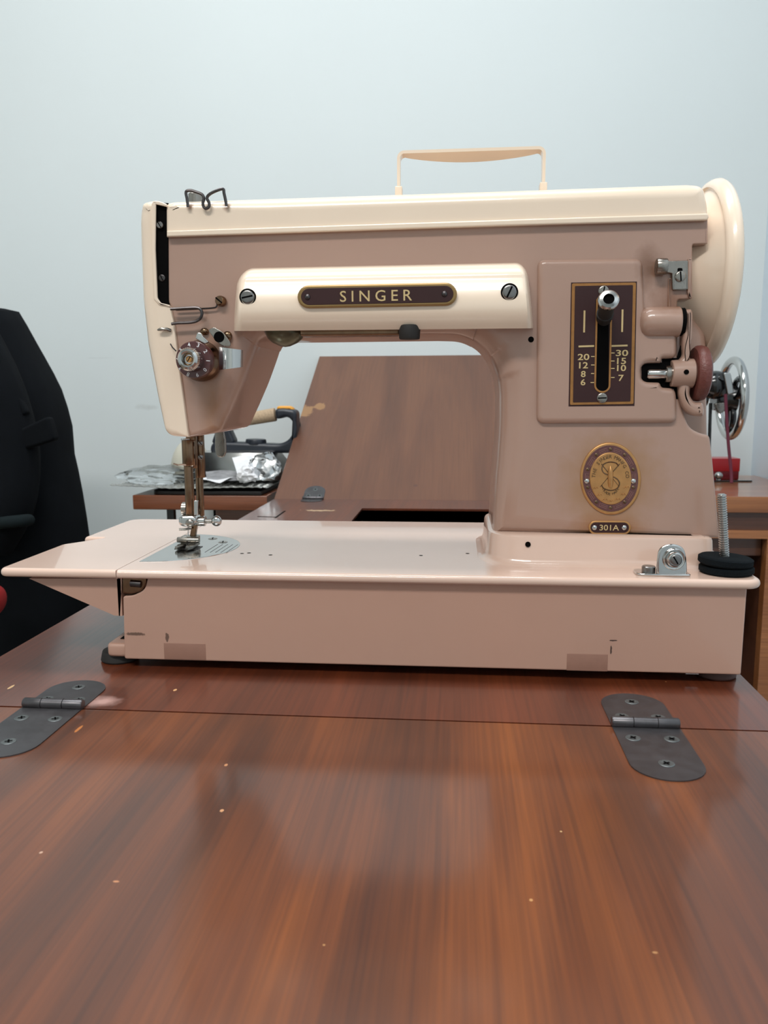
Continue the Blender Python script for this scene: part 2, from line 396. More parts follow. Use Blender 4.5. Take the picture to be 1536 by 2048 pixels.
def text_mb(s, h, c, Y=None, depth=.0002, rot=0.0, width=None, spacing=1.0, bold=0.0, shear=0.0):
    """upright lettering in the XZ plane facing -Y; h = cap height in metres, c = centre point"""
    cu = bpy.data.curves.new('txt', 'FONT'); cu.body = s; cu.size = 1; cu.space_character = spacing; cu.offset = bold; cu.resolution_u = 3
    t = bpy.data.objects.new('txt', cu); col.objects.link(t)
    dg = bpy.context.evaluated_depsgraph_get(); me = bpy.data.meshes.new_from_object(t.evaluated_get(dg))
    bpy.data.objects.remove(t)
    bm = bmesh.new(); bm.from_mesh(me); bpy.data.meshes.remove(me); bpy.data.curves.remove(cu)
    r = bmesh.ops.extrude_face_region(bm, geom=list(bm.faces))
    for v in [g for g in r['geom'] if isinstance(g, bmesh.types.BMVert)]: v.co.z += 1
    xs = [v.co.x for v in bm.verts]; ys = [v.co.y for v in bm.verts]
    cx, cy = (min(xs)+max(xs))/2, (min(ys)+max(ys))/2; k = h/(max(ys)-min(ys)); kx = k if width is None else width/(max(xs)-min(xs))
    ca, sa = math.cos(rot), math.sin(rot); c = Vector(c)
    for v in bm.verts:
        x = (v.co.x-cx)*kx; y = (v.co.y-cy)*k; z = v.co.z
        v.co = Vector((c.x+x*ca-y*sa, c.y-z*depth, c.z+x*sa+y*ca))
    mb = MB(); mb.bm(bm); return mb
def slot_screw(mb_head, mb_slot, c, ax, r, h, ang=0.6):
    """a slotted head; ax points out of the surface"""
    c = Vector(c); ax = Vector(ax).normalized()
    mb_head.lathe(c, ax, [(0, r), (h*.6, r), (h*.9, r*.88), (h, r*.75)], 24)
    u = ax.orthogonal().normalized(); v = ax.cross(u); d = u*math.cos(ang)+v*math.sin(ang); e = ax.cross(d)
    a = c+ax*(h*1.04); w_ = r*.13; l = r*.86
    q = [a+d*l+e*w_, a-d*l+e*w_, a-d*l-e*w_, a+d*l-e*w_]
    mb_slot.loft([[p-ax*h*.25 for p in q], q])
def screw(c, ax, r, h, ang, parent, m='screw', name='screw'):
    a, b = MB(), MB(); slot_screw(a, b, c, ax, r, h, ang)
    o = obj(name, a, M[m], parent)
    # slot is joined as second material of the same screw
    me = o.data; base = len(me.vertices); bm = bmesh.new(); bm.from_mesh(me)
    vs = [bm.verts.new(v-WL[o]) for v in b.v]
    for f in b.f:
        nf = bm.faces.new([vs[i] for i in f]); nf.material_index = 1
    bm.to_mesh(me); bm.free(); me.materials.append(M['black']); return o

FRONT = Vector((0, -1, 0))
# ================================================================== the room
WY = 1.665
m_ = MB().box(-2.4, 0.59, WY, WY+.1, 0, 2.7); obj('wall_back', m_, M['wallpaint'], kind='structure', smooth=0)
m_ = MB().box(.59, .72, -2.6, WY+.1, 0, 2.7); obj('wall_right', m_, M['wallside'], kind='structure', smooth=0)
m_ = MB().box(-2.5, -2.4, -2.6, WY+.1, 0, 2.7); obj('wall_left', m_, M['wallpaint'], kind='structure', smooth=0)
m_ = MB().box(-2.5, .72, -2.7, -2.6, 0, 2.7); obj('wall_front', m_, M['wallpaint'], kind='structure', smooth=0)
m_ = MB().box(-2.5, .72, -2.7, WY+.1, -.1, 0); obj('floor', m_, M['floor'], kind='structure', smooth=0)
m_ = MB().box(-2.5, .72, -2.7, WY+.1, 2.7, 2.8); obj('ceiling', m_, M['ceil'], kind='structure', smooth=0)
m_ = MB().box(-2.4, .59, WY-.014, WY, 0, .09, .003); obj('baseboard_back', m_, M['skirting'], kind='structure')

# ================================================================== the cabinet (sewing table)
cab = thing('sewing_cabinet', 'glossy red-brown wooden sewing cabinet opened out under the beige sewing machine', 'sewing table', (-.06, .8, 0))
XL, XR = -.285, .1655; YJ, YH = .3835, 1.2225
hx0, hx1, hy0, hy1 = -.135, .125, .62, 1.131
def top_with_hole():
    mb = MB(); zt, zb = TZ, TZ-.022
    xs = [XL, hx0, hx1, XR]; ys = [YJ+.0004, hy0, hy1, YH-.0004]
    for z in (zt, zb):
        for i in range(3):
            for j in range(3):
                if i == 1 and j == 1: continue
                mb.add([(xs[i], ys[j], z), (xs[i+1], ys[j], z), (xs[i+1], ys[j+1], z), (xs[i], ys[j+1], z)], [(0, 1, 2, 3)])
    for (a, b, c, d) in ((xs[0], ys[0], xs[3], ys[0]), (xs[3], ys[0], xs[3], ys[3]), (xs[3], ys[3], xs[0], ys[3]), (xs[0], ys[3], xs[0], ys[0]),
                         (hx0, hy0, hx1, hy0), (hx1, hy0, hx1, hy1), (hx1, hy1, hx0, hy1), (hx0, hy1, hx0, hy0)):
        mb.add([(a, b, zt), (c, d, zt), (c, d, zb), (a, b, zb)], [(0, 1, 2, 3)])
    bm = bmesh.new(); vs = [bm.verts.new(v) for v in mb.v]
    for f in mb.f: bm.faces.new([vs[i] for i in f])
    bmesh.ops.remove_doubles(bm, verts=bm.verts, dist=1e-5); out = MB(); out.bm(bm); return out
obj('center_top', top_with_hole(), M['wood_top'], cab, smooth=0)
m_ = MB(); slab_z(m_, [(XL, YJ-.465), (XR, YJ-.465), (XR, YJ-.0004), (XL, YJ-.0004)], TZ-.02, TZ, .0008)
obj('front_leaf', m_, M['wood_leaf'], cab, label='front leaf folded out flat, with a darker figured streak')
# rear leaf leans back against the wall
ltop = P(640, 709, 1.6); k = (-.285)/ltop.x; LT = P(640, 709, 1.6*k)
du = Vector((0, LT.y-YH, LT.z-TZ)); LL = du.length; du.normalize(); dn = Vector((0, du.z, -du.y))  # dn: away from the viewer/down
mlid = MB()
base_pt = Vector((0, YH+.001, TZ+.0))
def lidp(x, t, n): return Vector((x, 0, 0)) + base_pt + du*t + dn*n
ring = []
for n_, ins in ((0, .0006), (.0006, 0), (.0184, 0), (.019, .0006)):
    ring.append([lidp(XL+ins, ins, n_), lidp(XR-ins, ins, n_), lidp(XR-ins, LL-ins, n_), lidp(XL+ins, LL-ins, n_)])
mlid.loft(ring)
chip = []
cpt = None
for (px, py, rx, rz, stn) in ((608, 822, .019, .022, 1.4), (640, 812, .012, .014, 1.6), (554, 954, .006, .006, .6), (831, 971, .004, .004, .8)):
    # point on the lid plane under that pixel
    d = ray(px, py); a = (base_pt - Vector((0, 0, CZ))).dot(dn)/d.dot(dn); c = Vector((0, 0, CZ))+d*a
    chip.append((c, (rx, rz, rz), (160, 118, 74) if px != 831 else (80, 44, 32), .8, 110, stn*.75))
M['wood_lid'] = wood('walnut_lid_veneer', (94, 55, 34), (103, 61, 38), (112, 69, 44), rough=0.45, coat=0.3, coat_rough=0.3, specks=False, spots=chip, zs=True, finemix=.25)
obj('rear_leaf', mlid, M['wood_lid'], cab, label='rear leaf tilted up and leaning back, its varnish chipped at the edge', smooth=0)
# the sunken machine well: four boards and a bottom
t_ = .008
m_ = MB().box(hx0-t_, hx1+t_, hy1, hy1+t_, TZ-.16, TZ-.003); obj('well_board', m_, M['well'], cab, smooth=0)
m_ = MB().box(hx0-t_, hx1+t_, hy0-t_, hy0, TZ-.16, TZ-.0225); obj('well_board', m_, M['well'], cab, smooth=0)
m_ = MB().box(hx0-t_, hx0, hy0, hy1, TZ-.16, TZ-.003); obj('well_board', m_, M['well'], cab, smooth=0)
m_ = MB().box(hx1, hx1+t_, hy0, hy1, TZ-.16, TZ-.003); obj('well_board', m_, M['well'], cab, smooth=0)
m_ = MB().box(hx0-t_, hx1+t_, hy0-t_, hy1+t_, TZ-.168, TZ-.16); obj('well_bottom', m_, M['well'], cab, smooth=0)
m_ = MB().box(XL+.012, XR-.012, YJ+.03, YJ+.048, TZ-.17, TZ-.022); obj('apron', m_, M['wood_top'], cab, smooth=0)
m_ = MB().box(XL+.012, XR-.012, YH-.05, YH-.032, TZ-.17, TZ-.022); obj('apron', m_, M['wood_top'], cab, smooth=0)
m_ = MB().box(XL+.012, XL+.03, YJ+.048, YH-.05, TZ-.17, TZ-.022); obj('side_board', m_, M['wood_top'], cab, smooth=0)
m_ = MB().box(XR-.03, XR-.012, YJ+.048, YH-.05, TZ-.17, TZ-.022); obj('side_board', m_, M['wood_top'], cab, smooth=0)
for lx in (XL+.035, XR-.035):
    for ly in (YJ+.07, YH-.07):
        m_ = MB().cyl((lx, ly, TZ-.17), (lx, ly, 0), .022, .013, 16); obj('leg', m_, M['wood_top'], cab)
# tiny saw cuts in the rear corner of the top
for a, b in (((515, 1033), (552, 1034)), ((550, 1036), (570, 1022))):
    p, q = Q(*a, TZ+.0001), Q(*b, TZ+.0001); d = (q-p).normalized()*1; e = Vector((-d.y, d.x, 0))*.0012
    MBc = MB().add([p-e, q-e, q+e, p+e, p-e+Vector((0, 0, .0002)), q-e+Vector((0, 0, .0002)), q+e+Vector((0, 0, .0002)), p+e+Vector((0, 0, .0002))], [(0, 1, 2, 3), (4, 5, 6, 7), (0, 1, 5, 4), (2, 3, 7, 6)])
    obj('saw_cut', MBc, M['black'], cab, smooth=0)

# ---- hinges (part) with screws (sub-parts)
def hinge(cx, flen_b, flen_f, hw, on_lid=False):
    """leaf plates either side of the joint line at YJ, rounded ends, knuckle proud of the wood"""
    Y0 = YH if on_lid else YJ
    def plate(L_, sgn, lid=False):
        pts = [(-hw, 0), (hw, 0)]
        n = 16; a0 = L_-hw*.95
        pts += [(hw*math.cos(t*PI/n), a0+hw*.95*math.sin(t*PI/n)) for t in range(n+1)]
        mb = MB()
        top, bot = [], []
        for x, y in pts:
            if lid:
                p = lidp(cx+x, y, -.0006); b = lidp(cx+x, y, .001)
            else:
                p = Vector((cx+x, Y0+sgn*y, TZ+.0006)); b = Vector((cx+x, Y0+sgn*y, TZ-.0008))
            top.append(p); bot.append(b)
        mb.loft([bot, top]); return mb
    kr = .0028
    kn = MB().lathe((cx-hw, Y0, TZ+kr*.8), (1, 0, 0), [(0, kr*.85), (.0006, kr), (hw*.62, kr), (hw*.63, kr*.88), (hw*.65, kr), (hw*1.34, kr), (hw*1.35, kr*.88), (hw*1.37, kr), (2*hw-.0006, kr), (2*hw, kr*.85)], 20)
    h = obj('hinge', kn, M['hinge'], cab, label='patinated steel butt hinge with rounded leaves')
    obj('hinge_plate', plate(flen_f, -1), M['hinge'], h, smooth=0)
    obj('hinge_plate', plate(flen_b, 1, on_lid), M['hinge'], h, smooth=0)
    for sgn, L_, lid in ((1, flen_b, on_lid), (-1, flen_f, False)):
        for (x, y) in ((-hw*.55, L_*.26), (hw*.55, L_*.26), (0, L_*.72)):
            p = lidp(cx+x, y, -.0006) if lid else Vector((cx+x, Y0+sgn*y, TZ+.0006)); ax = -dn if lid else Vector((0, 0, 1))
            s_ = MB().lathe(p-ax*.0003, ax, [(0, .0036), (.0004, .0036), (.0006, .0033), (.0006, .0028), (.0004, .0012), (.0004, 0)], 18)
            so = obj('screw', s_, M['hingescrew'], h)
            u = Vector((1, 0, 0)); v = ax.cross(u); me = so.data; bm = bmesh.new(); bm.from_mesh(me)
            for a in (.5, .5+PI/2):
                d = u*math.cos(a)+v*math.sin(a); e = ax.cross(d); c = p+ax*.0004-WL[so]
                qv = [bm.verts.new(c+d*i_*.0017+e*j_*.0004) for i_, j_ in ((1, 1), (-1, 1), (-1, -1), (1, -1))]
                bm.faces.new(qv).material_index = 1
            bm.to_mesh(me); bm.free(); me.materials.append(M['black'])
hr = (Q(1222, 1450, TZ).x+Q(1356, 1453, TZ).x)/2; hl = (Q(36, 1420, TZ).x+Q(162, 1424, TZ).x)/2
hw_ = (Q(1356, 1453, TZ).x-Q(1222, 1450, TZ).x)/2
hinge(hr, Q(1255, 1389, TZ).y-YJ, YJ-Q(1325, 1563, TZ).y, hw_)
hinge(hl, Q(160, 1362, TZ).y-YJ, YJ-Q(5, 1518, TZ).y, hw_)
lidh = Q(627, 998, TZ).x
hinge(lidh, .036, .032, .0165, on_lid=True)

# ================================================================== the sewing machine
YA = .482
sm = thing('sewing_machine', 'vintage beige and taupe electric sewing machine standing across the wooden cabinet', 'sewing machine', (-.03, .53, TZ))
ZB = Q(0, 0, 0).z; ZB = P(768, 1150, .44).z; ZBL = ZB-.0052
print('bed top', ZB-TZ)
# --- bed plate (plan outline)
XS = -.1975
bed = [(XS+.0002, .4405), (XS+.0004, .4405), (.158, .4405)]
for t in range(1, 9): a = -PI/2+t*PI/16; bed.append((.158+.0095*math.cos(a), .450+.0095*math.sin(a)))
bed += [(.1675, .615)]
for t in range(1, 9): a = t*PI/16; bed.append((.1475+.02*math.cos(a), .613+.02*math.sin(a)))
bed += [(XS+.0004, .633), (XS+.0002, .633)]
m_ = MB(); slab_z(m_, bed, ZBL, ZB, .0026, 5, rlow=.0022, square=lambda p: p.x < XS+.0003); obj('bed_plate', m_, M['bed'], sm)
# --- hinged extension leaf
c1 = Q(12, 1136, ZB); c2 = Q(125, 1087, ZB); c3 = Q(160, 1079, ZB); c4 = Q(250, 1038, ZB)
lf = rr([(XS-.0004, .4405, 0, 0), (XS-.0002, .4405, 0, 0), (XS-.0002, .633, 0, 0), (XS-.0004, .633, 0, 0), (-.268, .633, .014, 0), (-.268, .546, .004, 0), (-.2525, .5455, .001, 0), (-.2615, .531, .003, 0), (-.2705, .519, .003, 0), (-.2705, .4405, .0065, 0)], 6)
m_ = MB(); slab_z(m_, lf, ZBL, ZB, .0026, 5, rlow=.0022, square=lambda p: p.x > XS-.0003); obj('extension_leaf', m_, M['bed'], sm, label='hinged extension leaf at the needle end, beveled edge')
for yy in (.447, .620):
    m_ = MB(); dz = 0
    pts = [(58, 1157), (222, 1228), (228, 1231), (240, 1232), (244, 1157)]
    w3 = [P(a, b, .447) for a, b in pts]
    r0 = [Vector((p.x, yy, p.z)) for p in w3]; m_.loft([r0, [p+Vector((0, .004, 0)) for p in r0]])
    obj('leaf_skirt', m_, M['base'], sm, smooth=0)
m_ = MB().box(P(236, 1200, .447).x, P(243, 1200, .447).x, .447, .624, P(240, 1232, .447).z, ZBL); obj('leaf_skirt', m_, M['base'], sm, smooth=0)
# leaf hinge lug
m_ = MB(); puff(m_, [(246, 1152), (292, 1152), (293, 1168, 6), (284, 1182, 8), (262, 1188, 6), (246, 1186)], .4452, .452, .0006)
hg = obj('leaf_hinge', m_, M['bronze'], sm)
m_ = MB().cyl(P(262, 1166, .4456), P(283, 1168, .4456), .0022, seg=14); obj('hinge_pin', m_, M['dark_steel'], hg)
# --- base skirt
def base_mb():
    mb = MB()
    puff(mb, [(247, 1192, 3), (268, 1190, 6), (290, 1178, 8), (296, 1156, 0), (1494, 1166, 0), (1481, 1349, 2), (250, 1317, 2)], .4460, .628, .0009)
    return mb
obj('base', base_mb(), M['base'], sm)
m_ = MB(); zf0, zf1 = P(230, 1314, .449).z, P(230, 1287, .449).z
xf = P(213, 1300, .449).x
slab_z(m_, rr([(xf, .4485, .004, 0), (-.19, .4485, 0, 0), (-.19, .61, 0, 0), (xf, .61, .004, 0)]), zf0, zf1, .0022, 4); obj('base_ledge', m_, M['base'], sm)
m_ = MB().box(xf+.005, -.199, .458, .59, zf1-.001, zf1+.0004); obj('ledge_slot', m_, M['black'], sm, smooth=0)
for (a, b, c, d) in ((329, 1288, 411, 1319), (1133, 1309, 1216, 1342)):
    p0, p1 = P(a, d, .446), P(c, b, .446)
    m_ = MB().box(p0.x, p1.x, .44585, .4475, p0.z+.0004, p1.z, .0001); obj('base_patch', m_, M['patch'], sm, label='rectangular patch of rougher darker paint')
for (x, mt) in ((P(243, 1325, .47).x+.003, 'rubber'), (P(1437, 1352, .456).x, 'brownrubber')):
    for y in (.462, .61):
        m_ = MB().cyl((x, y, TZ), (x, y, P(768, 1335, .446).z+.002), .0115, .0105, 24, bv=.0012); obj('rubber_foot', m_, M[mt], sm)
m_ = MB().box(P(1370, 1352, .452).x, P(1396, 1352, .452).x, .451, .456, TZ+.0038, P(1380, 1340, .452).z); obj('motor_bracket', m_, M['alu'], sm)

# --- column foot flange
zfl = P(1200, 1072, .4745).z
def flange_ring(d, z):
    x0, x1, y0, y1 = .0185, .1505, .4725, .578
    q = rr([(x0, y0+.0, .026, 0), (x1, y0, .006, 0), (x1, y1, .006, 0), (x0, y1, .026, 0)], 12)
    p2 = [Vector((a, b)) for a, b, _ in q]
    if area2(p2) < 0: p2.reverse()
    return [(p.x, p.y, z) for p in inset_ring(p2, [-d]*len(p2))]
m_ = MB().loft([flange_ring(d, z) for d, z in ((.0055, ZB-.0005), (.0045, ZB+.0003), (.0025, ZB+.0008), (.001, ZB+.0022), (.0, ZB+.0045), (-.0008, zfl-.0022), (-.0014, zfl-.0008), (-.003, zfl), (-.012, zfl+.0002))])
fl = obj('column_foot', m_, M['bed'], sm)
m_ = MB().lathe(P(1056, 1089, .4725), FRONT, [(-.001, .0016), (.0001, .0016), (.00012, 0)], 20); obj('oil_hole', m_, M['black'], sm)
# --- body: head, arm and column
body = MB()
puff(body, [(334, 472, 2, .0012), (1415, 436, 0, .0008), (1415, 488, 2, .0008), (1384, 489, 3, .0008), (1384, 598, 2, .0008), (1354, 600, 2, .001),
     (1353, 780, 0, .0012), (1366, 828, 20, .0015), (1378, 856, 14, .002), (1400, 867, 8, .002), (1418, 870, 6, .002), (1424, 920, 0, .0016), (1438, 1075, 0, .0016),
     (984, 1066, 0, .013), (990, 960, 0, .014), (998, 860, 30, .015), (999, 780, 20, .015), (990, 735, 20, .014), (966, 694, 20, .012), (925, 670, 20, .008), (870, 668, 0, .006),
     (524, 674, 2, .012), (512, 712, 10, .014), (492, 768, 20, .014), (473, 811, 0, .0135), (462, 832, 0, .012), (453, 848, 0, .0095), (447, 857, 0, .0075), (440, 862, 0, .006), (430, 865.5, 0, .0048), (415, 869, 0, .0038), (398, 871.5, 0, .003), (380, 874, 0, .0025),
     (377, 858, 0, .0012), (366, 772, 0, .0012), (357, 700, 0, .0012), (350, 650, 0, .0012), (342, 612, 0, .0012), (336, 602, 3, .0012)], YA, .562, segs=6, rb=.008)
puff(body, [(1010, 560), (1384, 560), (1386, 640, 4), (1410, 660, 8), (1413, 868, 4), (1425, 1000), (1432, 1060), (1010, 1060)], YA+.016, .564, .004)
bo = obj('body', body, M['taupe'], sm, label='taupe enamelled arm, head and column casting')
m_ = MB().lathe(P(1062, 679, YA), FRONT, [(-.001, .0017), (.0001, .0017), (.00012, 0)], 20); obj('oil_hole', m_, M['black'], sm)
# --- top cover
m_ = MB()
puff(m_, [(334, 408, 6, .003), (352, 405, 4, .005), (540, 399, 0, .008), (1000, 384, 0, .008), (1370, 371, 0, .008), (1404, 373, 34, .007), (1413, 412, 10, .005), (1415, 440, 0, .0012), (334, 473, 0, .0012)], .4795, .562, segs=8, rb=.008)
tc = obj('top_cover', m_, M['cream'], sm, label='cream top cover')
m_ = MB(); puff(m_, [(334, 462, 0), (1000, 440, 0), (1415, 427, 3), (1418, 434, 3), (1414, 441, 2), (1000, 452, 0), (334, 474, 0)], .4778, .481, .0009); obj('cover_bead', m_, M['cream'], tc)
# --- carrying handle
hm = MB(); yF = .512; n = 24
pL, pR = P(797, 305, yF), P(1089, 294, yF); hz = (pL.z+pR.z)/2; hx_0, hx_1 = pL.x, pR.x
secs = []
path = []
zb0 = P(797, 398, yF).z
Rc = .0035
path = [(hx_0, zb0, .008), (hx_0, hz-.012, .008), (hx_0, hz-Rc, .008)]
for t in range(1, 7): a = t/6*PI/2; path.append((hx_0+Rc*(1-math.cos(a)), hz-Rc+Rc*math.sin(a), .009))
for t in range(1, n): u = t/n; path.append((hx_0+Rc+(hx_1-hx_0-2*Rc)*u, hz, .009+.014*math.sin(PI*u)**.8))
for t in range(6, -1, -1): a = t/6*PI/2; path.append((hx_1-Rc*(1-math.cos(a)), hz-Rc+Rc*math.sin(a), .009))
path += [(hx_1, hz-.012, .008), (hx_1, zb0, .008)]
rings = []
for i, (x, z, wd) in enumerate(path):
    a = path[max(i-1, 0)]; b = path[min(i+1, len(path)-1)]; t = Vector((b[0]-a[0], b[1]-a[1])).normalized(); nn = Vector((-t.y, t.x))*.0009
    bow = .0015 if 10 <= i <= 10+n else 0
    yc = yF+.011
    yc = yF+wd/2
    q = [(yF, 1), (yF, -1), (yc, -1), (yF+wd, -1), (yF+wd, 1), (yc, 1)]
    rings.append([Vector((x+nn.x*s_, y, z+nn.y*s_+(0))) for y, s_ in q])
hm.loft(rings); obj('carrying_handle', hm, M['cream'], sm, label='cream folding carrying handle, wider in the middle')
for x in (hx_0, hx_1):
    m_ = MB().box(x-.0022, x+.0022, yF-.0004, yF+.0085, zb0+.0, P(797, 372, yF).z, .0006); obj('handle_pivot', m_, M['cream'], sm)
# --- butterfly thread guide on the cover
yg = .4772
bw = [(376, 414), (374, 398), (372, 384), (380, 381), (392, 384), (404, 389), (408, 397), (406, 405), (407, 413), (412, 417), (418, 413), (418, 405), (414, 396), (420, 388), (434, 381), (446, 378), (448, 386), (451, 400), (453, 412)]
m_ = MB().tube(smooth_path([P(a, b, yg) for a, b in bw], 4), .0009, 8); obj('thread_guide', m_, M['dark_steel'], sm, label='butterfly-shaped wire thread guide')
m_ = MB().lathe(P(392, 407, .5), (0, 0, 1), [(0, .0045), (.0052, .0045), (.0058, .004)], 28); obj('regulator_screw', m_, M['steel'], sm)
# --- faceplate (cream end cover) with the slot of the take-up lever
m_ = MB()
puff(m_, [(304, 403, 10, .004), (318, 402, 0, .002), (310, 410, 2, .0008), (311, 500, 0, .0008), (315, 596, 4, .0008), (322, 607, 2, .0008), (340, 611, 2, .0008), (347, 640, 0, .0008), (355, 700, 0, .0008),
     (364, 772, 0, .0008), (375, 858, 0, .0008), (378, 874, 0, .0012), (334, 871, 6, .004), (318, 790, 0, .009), (300, 690, 0, .011), (290, 600, 0, .011), (286, 500, 0, .011), (284, 440, 4, .009), (288, 408, 16, .007)], .4795, .562, segs=7, rb=.01)
fp = obj('faceplate', m_, M['cream'], sm, label='cream faceplate on the needle end')
m_ = MB(); puff(m_, [(308, 404), (336, 406), (337, 612), (316, 606)], .4812, .55, .0002); obj('lever_slot', m_, M['black'], sm, label='dark slot of the take-up lever')
m_ = MB(); puff(m_, [(306, 402, 4), (318, 402, 2), (334, 408, 2), (334, 414), (312, 409), (311, 500), (315, 596, 3), (322, 606, 2), (340, 610), (340, 614), (318, 610, 3), (308, 598), (304, 500), (303, 410)], .4787, .4805, .0006); obj('slot_rim', m_, M['cream'], fp)
screw(P(321, 451, .4812), FRONT, .0021, .002, 1.3, sm); screw(P(324, 556, .4812), FRONT, .002, .0006, 1.2, sm, 'dark_steel')
# --- light cover with name badge
def prof(v):
    if v < .22: return 1-(1-v/.22)**2*1.0 if False else .78*math.sqrt(max(0, 1-(1-v/.22)**2))+.0
    return .78+.22*math.sin((v-.22)/.45*PI/2) if v < .67 else 1-.28*((v-.67)/.33)**1.7
lc = MB(); NU, NV = 64, 30; BUL = .021
def yt(x): return 536+(525-536)*(x-500)/(1045-500)
def yb(x): return 662+(656.5-662)*(x-468)/(1063-468)
def xl(v): return 468+30*(1-math.sqrt(1-(1-min(v/.3, 1))**2))+10*(1-v)**2
def xr(v): return 1066-22*(1-math.sqrt(1-(1-min(v/.25, 1))**2))-13*(1-v)**1.3
grid = []
for j in range(NV+1):
    v = j/NV; v = v**1.8 if v < 1 else 1
    row = []
    for i in range(NU+1):
        u = i/NU; u = .5-.5*math.cos(PI*u) if True else u
        e = min(u/.022, 1); e2 = min((1-u)/.016, 1)
        dd = math.sqrt(1-(1-e)**2)*math.sqrt(1-(1-e2)**2)
        x = xl(v)+(xr(v)-xl(v))*u; y = yt(x)+(yb(x)-yt(x))*v
        Y = YA+.0005-BUL*prof(v)*(.12+.88*dd if 0 < i < NU else 0)
        row.append(P(x, y, Y))
    grid.append(row)
for j in range(NV):
    for i in range(NU): lc.add([grid[j][i], grid[j][i+1], grid[j+1][i+1], grid[j+1][i]], [(0, 1, 2, 3)])
# turned-in lower lip
for i in range(NU):
    a, b = grid[NV][i], grid[NV][i+1]; lc.add([a, b, Vector((b.x, YA+.002, b.z+.001)), Vector((a.x, YA+.002, a.z+.001))], [(0, 1, 2, 3)])
bm = bmesh.new(); vs = [bm.verts.new(v) for v in lc.v]
for f in lc.f: bm.faces.new([vs[i] for i in f])
bmesh.ops.remove_doubles(bm, verts=bm.verts, dist=1e-6); lc = MB(); lc.bm(bm)
lco = obj('light_cover', lc, M['cream'], sm, label='cream bulging lamp cover under the arm', smooth=50)
YLC = YA-BUL*.965
def pill(mb, x0, x1, y0, y1, x0b, Y, Yb, r, tilt, n=12):
    """stadium outline in pixels, tilted by the slope of the row"""
    R_ = (y1-y0)/2; cy = (y0+y1)/2; pts = []
    for t in range(n+1): a = PI/2+t*PI/n; pts.append((x0+R_+R_*math.cos(a), cy-R_*math.sin(a)))
    for t in range(n+1): a = -PI/2+t*PI/n; pts.append((x1-R_+R_*math.cos(a), cy-R_*math.sin(a)))
    xm = (x0+x1)/2; pts = [(a, b+(a-xm)*tilt, 0, r) for a, b in pts]
    return puff(mb, pts, Y, Yb, r)
M['dullgold'] = mat('dull_gold', (150, 122, 78), .35, metal=.6)
m_ = MB(); pill(m_, 595, 914, 568, 614, 0, YLC-.0024, YLC+.006, .0011, -.019); nb = obj('name_badge', m_, M['dullgold'], lco, label='brass-rimmed name badge')
m_ = MB(); pill(m_, 602, 907, 574, 607.5, 0, YLC-.0026, YLC-.0018, .0002, -.019); obj('badge_field', m_, M['maroon'], lco)
p0, p1 = P(680, 593, YLC-.0026), P(824, 590, YLC-.0026)
m_ = text_mb('SINGER', (P(700, 603, YLC).z-P(700, 581, YLC).z)*-1, (p0+p1)/2, depth=.0002, rot=math.atan2(p1.z-p0.z, p1.x-p0.x), width=p1.x-p0.x, spacing=1.5, bold=.004)
obj('badge_lettering', m_, M['goldtext'], lco, smooth=0)
for (a, b) in ((615, 594), (889, 588)):
    m_ = MB().ell(P(a, b, YLC-.0026), (.0016, .0011, .0016)); obj('rivet', m_, M['dark_steel'], lco)
for (a, b, an) in ((495, 594, -.6), (1019, 584, .35)):
    c = P(a, b, YA-BUL*.955)
    m_ = MB().lathe(c+Vector((0, .002, 0)), FRONT, [(0, .0048), (.002, .0048), (.0022, .0044), (.0018, .004), (0, .004)], 28); obj('screw_seat', m_, M['black'], lco)
    screw(c, FRONT, .0038, .0010, an, lco)
# lamp parts below the arm
m_ = MB().lathe(P(570, 664, .489), (0, 0, -1), [(-.004, .0125), (0, .0125), (.004, .0105), (.0065, .0075), (.0085, .003), (.009, 0)], 28); obj('lamp_shade', m_, M['olive'], sm)
m_ = MB().box(P(600, 668, .474).x, P(800, 668, .474).x, .474, .49, P(700, 671, .474).z, P(700, 655, .474).z, .001); obj('lamp_bracket', m_, M['bronze'], sm)
m_ = MB().cyl(P(819, 650, .470), P(819, 679, .470), .0064, .006, 20, bv=.0008); obj('lamp_switch', m_, M['rubber'], sm)

# --- stitch panel on the column
YP = YA-.0036
m_ = MB()
puff(m_, [(1075, 520, 8), (1284, 518, 7), (1287, 600, 0), (1290, 645, 6), (1352, 650, 6), (1352, 717, 2), (1322, 718, 1), (1322, 726, 1), (1281, 727, 1), (1281, 764, 2), (1319, 765, 5), (1322, 775, 4), (1349, 777, 7), (1352, 796, 4), (1352, 846, 10), (1073, 847, 7)], YP, YA+.002, .0032, segs=6)
obj('side_panel', m_, M['taupe'], sm, label='raised panel around the stitch length plate')
def quadpx(mb, a, b, c, d, Y, Yb, r=.0001): return puff(mb, [a, b, c, d], Y, Yb, r)
m_ = MB(); quadpx(m_, (1142, 565, 0), (1274, 563, 0), (1269, 812, 0), (1137, 813, 0), YP-.0001, YP+.001); obj('plate_recess', m_, M['maroon'], sm)
m_ = MB(); quadpx(m_, (1144, 567, 3), (1272, 565, 3), (1267, 808, 3), (1140, 810, 3), YP-.0005, YP+.001); spl = obj('stitch_plate', m_, M['gold'], sm, label='gold-edged stitch length plate with numbers')
m_ = MB(); quadpx(m_, (1150, 572, 2), (1266, 570, 2), (1261, 803, 2), (1146, 805, 2), YP-.0007, YP+.001); obj('plate_field', m_, M['maroon'], spl)
